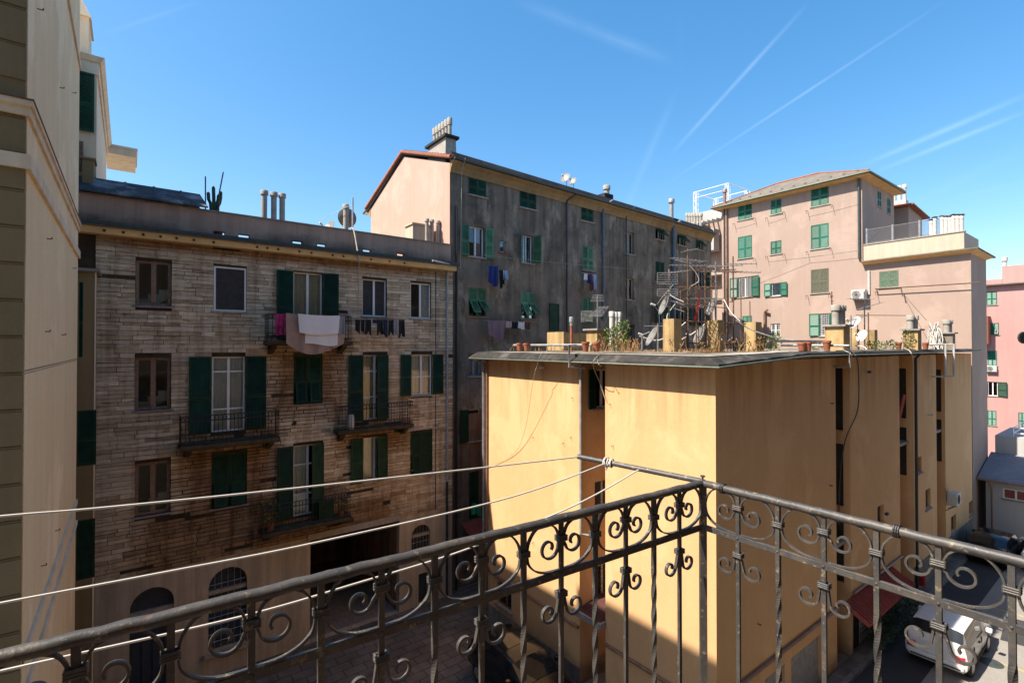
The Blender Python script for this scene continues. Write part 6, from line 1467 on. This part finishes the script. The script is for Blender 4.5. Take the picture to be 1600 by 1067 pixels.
# lamps, hooks, rust spots under the ochre eaves
for f, px, y, lb in ((EF[0], 848, 574, 'pale bulkhead lamp under the lit ochre eave'), (EF[9], 1357, 581, 'small dark wall lamp on the shaded ochre wall'), (EF[13], 1455, 648, 'small white floodlight beside the second dark recess'), (EF[9], 1384, 802, 'small black floodlight low on the shaded ochre wall')):
    a, z = f.px(px, y, .1); t = thing('wall_lamp', lb, 'lamp', f.P(a, z, 0)); m = MB(); m.bar(f.P(a, z, .002), f.P(a, z, .1), .03); m.build('bracket', M['pipe_grey'], t)
    m = MB(); f.box(m, a - .11, a + .11, z - .05, z + .05, .09, .2); m.build('lamp_body', M['pot_white' if 'pale' in lb or 'white' in lb else 'black_iron'], t, bevel=.02)
m = MB()
for px, y in ((895, 621), (834, 683), (893, 683), (881, 692), (954, 631), (958, 696), (834, 847)):
    p = onU(px, y, 12.06); m.bar(p, p + Vector((-.07, 0, 0)), .014); m.bar(p + Vector((-.07, 0, 0)), p + Vector((-.07, 0, -.045)), .013)
for px, y in ((1184, 974), (1298, 630), (1296, 758)): p = onV(px, y, 7.15); m.bar(p, p + Vector((0, -.1, 0)), .03)
m.build('wall_hook', M['rust'], yel)
# rubbish in the recesses
rb = at(1409, 1, 0); m = MB(); m.prism([(27.1, 7.6, -4.2), (27.3, 7.5, -4.2), (28.0, 7.3, -2.2), (27.85, 7.35, -2.15)], (0, .04, 0)); tag(m.build('red_plank', M['red_plastic'], base=(27.1, 7.6, -4.2)), 'red plank leaning in the second dark recess', 'plank')
m = MB(); EF[11].box(m, 0.02, EL[11] - .02, -4.42, -4.3, .01, 1.1); EF[15].box(m, .02, EL[15] - .02, -4.42, -4.3, .01, 1.1); EF[7].box(m, .02, EL[7] - .02, -7.2, -7.08, .01, 1.2); m.build('recess_ledge', M['sill'], yel)
# air conditioners
def aircon(fac, px, y, w, h, d, label, n0=.05):
    a, z = fac.px(px, y); t = thing('air_conditioner', label, 'air conditioner', fac.P(a, z - h / 2, 0)); m = MB(); fac.box(m, a - w / 2, a + w / 2, z - h / 2, z + h / 2, n0 + .05, n0 + d); m.build('casing', M['ac_white'], t, bevel=.02)
    m = MB(); R = h * .38; cc = a - w * .12
    for q in (1, .75, .5, .25): m.tube([fac.P(cc + R * q * math.cos(k * .3927), z + R * q * math.sin(k * .3927), n0 + d + .008) for k in range(17)], .012, 4, cap=False)
    for k in range(8): m.bar(fac.P(cc, z, n0 + d + .008), fac.P(cc + R * math.cos(k * .785), z + R * math.sin(k * .785), n0 + d + .008), .012)
    m.build('fan_grille', M['gutter'], t)
    for s in (-1, 1): m = MB(); m.bar(fac.P(a + s * w * .35, z - h / 2 - .015, .003), fac.P(a + s * w * .35, z - h / 2 - .015, n0 + d), .03); m.bar(fac.P(a + s * w * .35, z - h / 2 - .35, .003), fac.P(a + s * w * .35, z - h / 2 - .03, n0 + d * .8), .025); m.build('bracket', M['galv'], t)
aircon(PF, 1345, 461, .85, .65, .5, 'white air conditioner on the sunny salmon wall'); aircon(FF, 1550, 576, .8, .6, .3, 'air conditioner under a window of the rose pink house')
aircon(EF[17], 1479, 776, .8, .62, .45, 'air conditioner low on the shaded ochre wall')
a, z = PF.px(1358, 440); m = MB(); PF.box(m, a - .06, a + .06, z - .9, z + .75, .003, .1); m.build('conduit', M['pipe_white'], pink)
a, z = PF.px(1197, 487); pipe(pink, [PF.P(a - .06, z - 2.3, .12), PF.P(a - .06, z - .2, .12), PF.P(a, z, .15), PF.P(a + .25, z + .1, .3)], .1, M['pipe_copper'], 'boiler_flue')
# round mirror lamp at the right edge
t = thing('round_wall_mirror', 'dark round convex mirror on an arm at the right edge', 'mirror', at(1606, 20, .2)); c = at(1601, 20, (541 - 527) / FPX * 20); m = MB()
m.tube([c + FW * .0, c + FW * .05], .24, 20); m.build('mirror_body', M['gutter'], t); m = MB(); m.tube([c - FW * .012, c - FW * .002], .2, 20); m.build('mirror_face', M['car_glass'], t); m = MB(); m.tube([c + FW * .06, c + FW * .06 + RT * .4, c + FW * .06 + RT * .4 - UP * 12], .03, 8); m.build('mirror_post', M['galv'], t)

# ================================================================== cars
def car(label, loc, ang, prof, wid, paint, glassrows, plate=True, lights='rear'):
    """prof: stations along the length (x, z_bottom, z_belt, z_roof, roof half width factor); the front is +x"""
    t = thing('parked_car', label, 'car', loc, 'parked cars'); t.rotation_euler = (0, 0, ang)
    hw = wid / 2; n = len(prof); vs = []; sec = []
    for (x, zb, zl, zr_, k) in prof:
        e = .94 if x in (prof[0][0], prof[-1][0]) else 1
        half = [(0, zb), (hw * .86 * e, zb), (hw * .97 * e, zb + .12), (hw * 1.0 * e, zb + (zl - zb) * .55), (hw * .95 * e, zl), (hw * (.95 + (k - .95) * .5) * e, zl + (zr_ - zl) * .52), (hw * k * e, zr_ - (zr_ - zl) * .10 - .001), (hw * k * .8 * e, zr_ - .01), (0, zr_ + .012)]
        sec.append([(x, -y, z) for y, z in half] + [(x, y, z) for y, z in reversed(half[1:-1])])
    k = len(sec[0])
    def local(name, verts, faces, mat, smooth=True, parent=None, bevel=0):
        me = bpy.data.meshes.new(name); me.from_pydata(verts, [], faces); bm = bmesh.new(); bm.from_mesh(me); bmesh.ops.recalc_face_normals(bm, faces=bm.faces); bm.to_mesh(me); bm.free(); me.materials.append(mat)
        if smooth:
            for p in me.polygons: p.use_smooth = True
            me.set_sharp_from_angle(angle=R_(42))
        o = bpy.data.objects.new(name, me); COL.objects.link(o); o.parent = parent or t
        if bevel: b = o.modifiers.new('bevel', 'BEVEL'); b.width = bevel; b.segments = 2
        return o
    V = [v for s in sec for v in s]
    F = [(i * k + j, i * k + (j + 1) % k, i * k + k + (j + 1) % k, i * k + k + j) for i in range(n - 1) for j in range(k)] + [tuple(range(k)), tuple(range((n - 1) * k, n * k))]
    local('body', V, F, paint)
    def pane(name, i0, i1, side):
        vs = []; fs = []
        off = .008
        if side == 'top':                                       # windscreen or rear window between stations
            js = (6, 7, 8, 9, 10); ring = []
            for i in (i0, i1):
                s = sec[i]; ring.append([Vector(s[j]) for j in js])
            for q in range(2):
                for v in ring[q]: vs.append(tuple(v * 1.0 + Vector((0, 0, .012)) + Vector((.012 if prof[i1][0] > 0 else -.012, 0, 0))))
            w = len(js)
            lerp = lambda a, b, f: tuple(Vector(a).lerp(Vector(b), f))
            A, B = vs[:w], vs[w:]; A2 = [lerp(a, b, .06) for a, b in zip(A, B)]; B2 = [lerp(a, b, .94) for a, b in zip(A, B)]
            vs = A2 + B2; fs = [(j, j + 1, w + j + 1, w + j) for j in range(w - 1)]
        else:
            j0, j1 = (4, 6) if side == 'l' else (k - 4, k - 6)
            jm = (j0 + j1) // 2; s = -1 if side == 'l' else 1
            for i in range(i0, i1 + 1):
                for j in (j0, jm, j1): v = Vector(sec[i][j]); vs.append((v.x, v.y + s * .008, v.z + (.03 if j == j0 else -.02 if j == j1 else 0)))
            fs = [((a * 3) + b, (a * 3) + b + 1, (a * 3) + b + 4, (a * 3) + b + 3) for a in range(i1 - i0) for b in range(2)]
        local(name, vs, fs, M['car_glass'])
    for nm, i0, i1, sd in glassrows: pane(nm, i0, i1, sd)
    xs = (prof[0][0] + .72, prof[-1][0] - .85); R = .31
    for x in xs:
        for s in (-1, 1):
            m = MB(); m.tube([(x, s * (hw - .19), R + .002), (x, s * (hw + .005), R + .002)], R, 22); w_ = local('wheel', [tuple(v) for v in m.v], m.f, M['tyre'])
            m = MB(); m.tube([(x, s * (hw - .0), R + .002), (x, s * (hw + .012), R + .002)], R * .62, 16); local('rim', [tuple(v) for v in m.v], m.f, M['rim'], parent=w_)
    xr = prof[0][0]; zb = prof[0][2]
    for s in (-1, 1):
        y0_, y1_ = s * hw * .62, s * hw * .93; m = MB(); m.box(xr - .02, xr + .16, min(y0_, y1_), max(y0_, y1_), zb - .28, zb - .02); local('tail_lamp', [tuple(v) for v in m.v], m.f, M['red_lamp'], bevel=.03)
        m = MB(); yq = s * (hw + .12); m.box(prof[-1][0] - 1.5, prof[-1][0] - 1.35, min(yq - .09, yq + .09), max(yq - .09, yq + .09), .95, 1.1); local('mirror', [tuple(v) for v in m.v], m.f, paint, bevel=.03)
        xf = prof[-1][0]; m = MB(); m.box(xf - .22, xf + .005, min(s * hw * .55, s * hw * .9), max(s * hw * .55, s * hw * .9), .62, .8); local('headlight', [tuple(v) for v in m.v], m.f, M['ac_white'], bevel=.03)
    for s in (-1, 1):                                           # door seams, sill trim and handles along each flank
        y = s * (hw + .002)
        for x in (-.95, .12, 1.0):
            m = MB(); m.box(x, x + .014, min(y, y - s * .03), max(y, y - s * .03), .36, .90); local('door_seam', [tuple(v) for v in m.v], m.f, M['tyre'])
        m = MB(); m.box(xs[0] + .38, xs[1] - .38, min(y + s * .006, y - s * .05), max(y + s * .006, y - s * .05), .30, .40); local('sill_trim', [tuple(v) for v in m.v], m.f, M['tyre'])
        for x in (-.28, .80): m = MB(); m.box(x, x + .17, min(y + s * .012, y - s * .04), max(y + s * .012, y - s * .04), .80, .83); local('door_handle', [tuple(v) for v in m.v], m.f, M['tyre'])
    m = MB(); m.bar((prof[1][0] - .03, 0, prof[1][3] + .03), (prof[1][0] + .03, .34, prof[1][3] + .10), .02); local('rear_wiper', [tuple(v) for v in m.v], m.f, M['tyre'])
    m = MB(); m.box(xr - .065, xr - .03, -hw * .8, hw * .8, .40, .45); local('bumper_strip', [tuple(v) for v in m.v], m.f, M['tyre'])
    m = MB(); m.box(xr - .035, xr - .005, -.27, .27, .62, .74); local('number_plate', [tuple(v) for v in m.v], m.f, M['plate'])
    m = MB(); m.box(xr - .06, xr + .1, -hw * .9, hw * .9, .36, .56); local('bumper', [tuple(v) for v in m.v], m.f, paint, bevel=.05)
    return t
MPV = [(-1.95, .38, .88, 1.0, .9), (-1.90, .3, .95, 1.22, .86), (-1.62, .26, .97, 1.58, .80), (-1.1, .24, .96, 1.62, .80), (-.2, .24, .94, 1.63, .80), (.45, .24, .92, 1.58, .80), (1.15, .24, .90, 1.0, .86), (1.55, .26, .82, .92, .88), (1.9, .32, .66, .74, .9), (1.98, .4, .58, .62, .85)]
HAT = [(-1.98, .4, .82, .90, .9), (-1.9, .3, .93, 1.12, .86), (-1.45, .25, .95, 1.40, .78), (-.9, .24, .93, 1.46, .77), (-.1, .24, .91, 1.47, .77), (.35, .24, .89, 1.42, .77), (1.05, .24, .87, .96, .84), (1.55, .26, .78, .86, .86), (1.95, .32, .64, .70, .88), (2.03, .4, .56, .6, .84)]
GL = [('rear_window', 1, 2, 'top'), ('windscreen', 5, 6, 'top'), ('side_window', 2, 5, 'l'), ('side_window', 2, 5, 'r')]
c = onZ(1461, 1045, GZ); car('white minivan with red tail lamps seen from behind', (c.x + 1.75, c.y - .05, GZ + .003), 0, MPV, 1.72, M['white_paint'], GL)
c = onZ(1600, 905, GZ); car('white hatchback parked at the right edge of the street', (37.6, 3.9, GZ + .003), R_(2), HAT, 1.75, M['white_paint'], GL)
c = onZ(1562, 885, GZ); car('black hatchback parked between the white hatchback and the wall', (37.0, 5.78, GZ + .003), R_(-2), HAT, 1.75, M['black_paint'], GL)
t = car('black car with a glass roof in the shaded courtyard', (10.3, 13.0, GZ - .001), R_(-90), HAT, 1.8, M['black_paint'], GL + [('sunroof', 3, 4, 'top')])
# bicycle-thin wiper arms are left out; shrubs by the street wall
sh = thing('street_shrub', 'dark green shrub growing at the foot of the shaded ochre wall', 'shrub', (24.0, 6.7, GZ)); m = MB()
for k in range(7): leaves(m, (22.6 + k * .75, 6.72, GZ + .42), .42, .42, 190, .12, 90 + k)
m.build('foliage', M['leaf_dark'], sh); m = MB()
for k in range(14): m.tube([(22.5 + k * .38, 6.75, GZ), (22.5 + k * .38, 6.72, GZ + .4)], .012, 4)
m.build('stem', M['brown_wood'], sh)
m = MB(); p = onV(1444, 905, 6.9); m.box(p.x - .15, p.x + .15, 6.85, 7.1, p.z - .28, p.z + .28); tag(m.build('letter_box', M['red_plastic'], base=(p.x, 7.0, p.z), bevel=.02), 'small red box fixed on the shaded ochre wall', 'box')
# alley shop: small awning and clutter beyond the ochre corner
aw = thing('alley_awning', 'dark red awning over a doorway in the narrow alley', 'awning', (14.2, 20.2, -8.8)); m = MB(); m.hexa([(12.4, 20.2, -8.3), (15.6, 20.25, -8.3), (15.6, 19.0, -8.9), (12.4, 18.95, -8.9), (12.4, 20.2, -8.24), (15.6, 20.25, -8.24), (15.6, 19.0, -8.84), (12.4, 18.95, -8.84)]); m.build('canopy', M['tile_red'], aw)
m = MB(); m.bar((12.5, 19.0, -8.9), (12.5, 20.25, -9.1), .03); m.bar((15.5, 19.05, -8.9), (15.5, 20.3, -9.1), .03); m.build('awning_arm', M['black_iron'], aw)
m = MB(); m.grid(lambda u, v: Vector((12.5 + .9 * u, 19.5 + .05 * math.sin(u * 20), -7.3 - .5 * v + .12 * math.sin(u * 7))), 14, 6); tag(m.build('green_net_scrap', M['green_net'], base=(12.5, 19.5, -7.3)), 'scrap of green netting hung above the alley awning', 'net')

# ================================================================== light
SUN = Vector((-1.0, .29, 1.346)).normalized()
sd = bpy.data.lights.new('sun', 'SUN'); sd.energy = 5.0; sd.angle = R_(.55); sd.color = (1.0, .91, .78)
so = bpy.data.objects.new('sun', sd); COL.objects.link(so); so.rotation_euler = (-SUN).to_track_quat('-Z', 'Y').to_euler()
w = bpy.data.worlds.new('World'); sc.world = w; w.use_nodes = True; nt = w.node_tree; bg = nt.nodes['Background']
sky = nt.nodes.new('ShaderNodeTexSky'); sky.sky_type = 'NISHITA'; sky.sun_disc = False
sky.sun_elevation = math.asin(SUN.z); sky.sun_rotation = math.atan2(SUN.x, SUN.y); sky.altitude = 50; sky.air_density = .95; sky.dust_density = .8; sky.ozone_density = 1.3
# contrails: bands along great circles of the sky
tc = nt.nodes.new('ShaderNodeTexCoord'); hsv = nt.nodes.new('ShaderNodeHueSaturation'); hsv.inputs['Saturation'].default_value = 1.4; hsv.inputs['Value'].default_value = 1.22; gm_ = nt.nodes.new('ShaderNodeGamma'); gm_.inputs['Gamma'].default_value = .8; nt.links.new(sky.outputs[0], hsv.inputs['Color']); nt.links.new(hsv.outputs[0], gm_.inputs['Color']); col = gm_.outputs[0]
def vm(op, a, b=None):
    n = nt.nodes.new('ShaderNodeVectorMath'); n.operation = op; nt.links.new(a, n.inputs[0])
    if b is not None: n.inputs[1].default_value = b
    return n
def mth(op, a, b=None, clamp=False):
    n = nt.nodes.new('ShaderNodeMath'); n.operation = op; n.use_clamp = clamp
    for s, v in ((0, a), (1, b)):
        if v is None: continue
        if isinstance(v, (int, float)): n.inputs[s].default_value = v
        else: nt.links.new(v, n.inputs[s])
    return n.outputs[0]
nz = nt.nodes.new('ShaderNodeTexNoise'); nz.inputs['Scale'].default_value = 14; nz.inputs['Detail'].default_value = 6; nt.links.new(tc.outputs['Generated'], nz.inputs['Vector'])
tot = None
for (x0, y0_, x1, y1_, wd, st) in ((1045, 245, 1268, 0, .0055, .19), (1045, 285, 1480, 0, .0035, .07), (1340, 262, 1620, 142, .007, .36), (1360, 272, 1620, 168, .006, .40), (1480, 312, 1620, 280, .005, .30), (150, 58, 320, 0, .005, .16), (800, 0, 1060, 100, .016, .10), (1060, 0, 1066, 130, .008, .05), (955, 380, 1062, 130, .012, .06), (1400, 330, 1620, 225, .010, .08)):
    a = ray(x0, y0_).normalized(); b = ray(x1, y1_).normalized(); n = a.cross(b).normalized(); mid_ = (a + b).normalized(); ca = a.dot(mid_)
    d = mth('ABSOLUTE', vm('DOT_PRODUCT', tc.outputs['Generated'], n).outputs['Value'])
    prof_ = mth('SUBTRACT', 1.0, mth('DIVIDE', d, wd), True); prof_ = mth('POWER', prof_, 1.4)
    e_ = mth('MULTIPLY', mth('SUBTRACT', vm('DOT_PRODUCT', tc.outputs['Generated'], mid_).outputs['Value'], ca), 40.0, True)
    v = mth('MULTIPLY', mth('MULTIPLY', prof_, e_), mth('MULTIPLY', nz.outputs['Fac'], st * 1.4))
    tot = v if tot is None else mth('ADD', tot, v, True)
mxw = nt.nodes.new('ShaderNodeMix'); mxw.data_type = 'RGBA'; nt.links.new(tot, mxw.inputs[0]); nt.links.new(col, mxw.inputs[6]); mxw.inputs[7].default_value = (9, 10, 11, 1)
nt.links.new(mxw.outputs[2], bg.inputs['Color']); bg.inputs['Strength'].default_value = .13
vs_ = sc.view_settings; vs_.view_transform = 'Standard'; vs_.look = 'None'; vs_.gamma = 1; vs_.exposure = 1.15
sc.cycles.max_bounces = 8; sc.cycles.diffuse_bounces = 5; sc.cycles.transparent_max_bounces = 12
try: sc.cycles.use_denoising = True
except Exception: pass
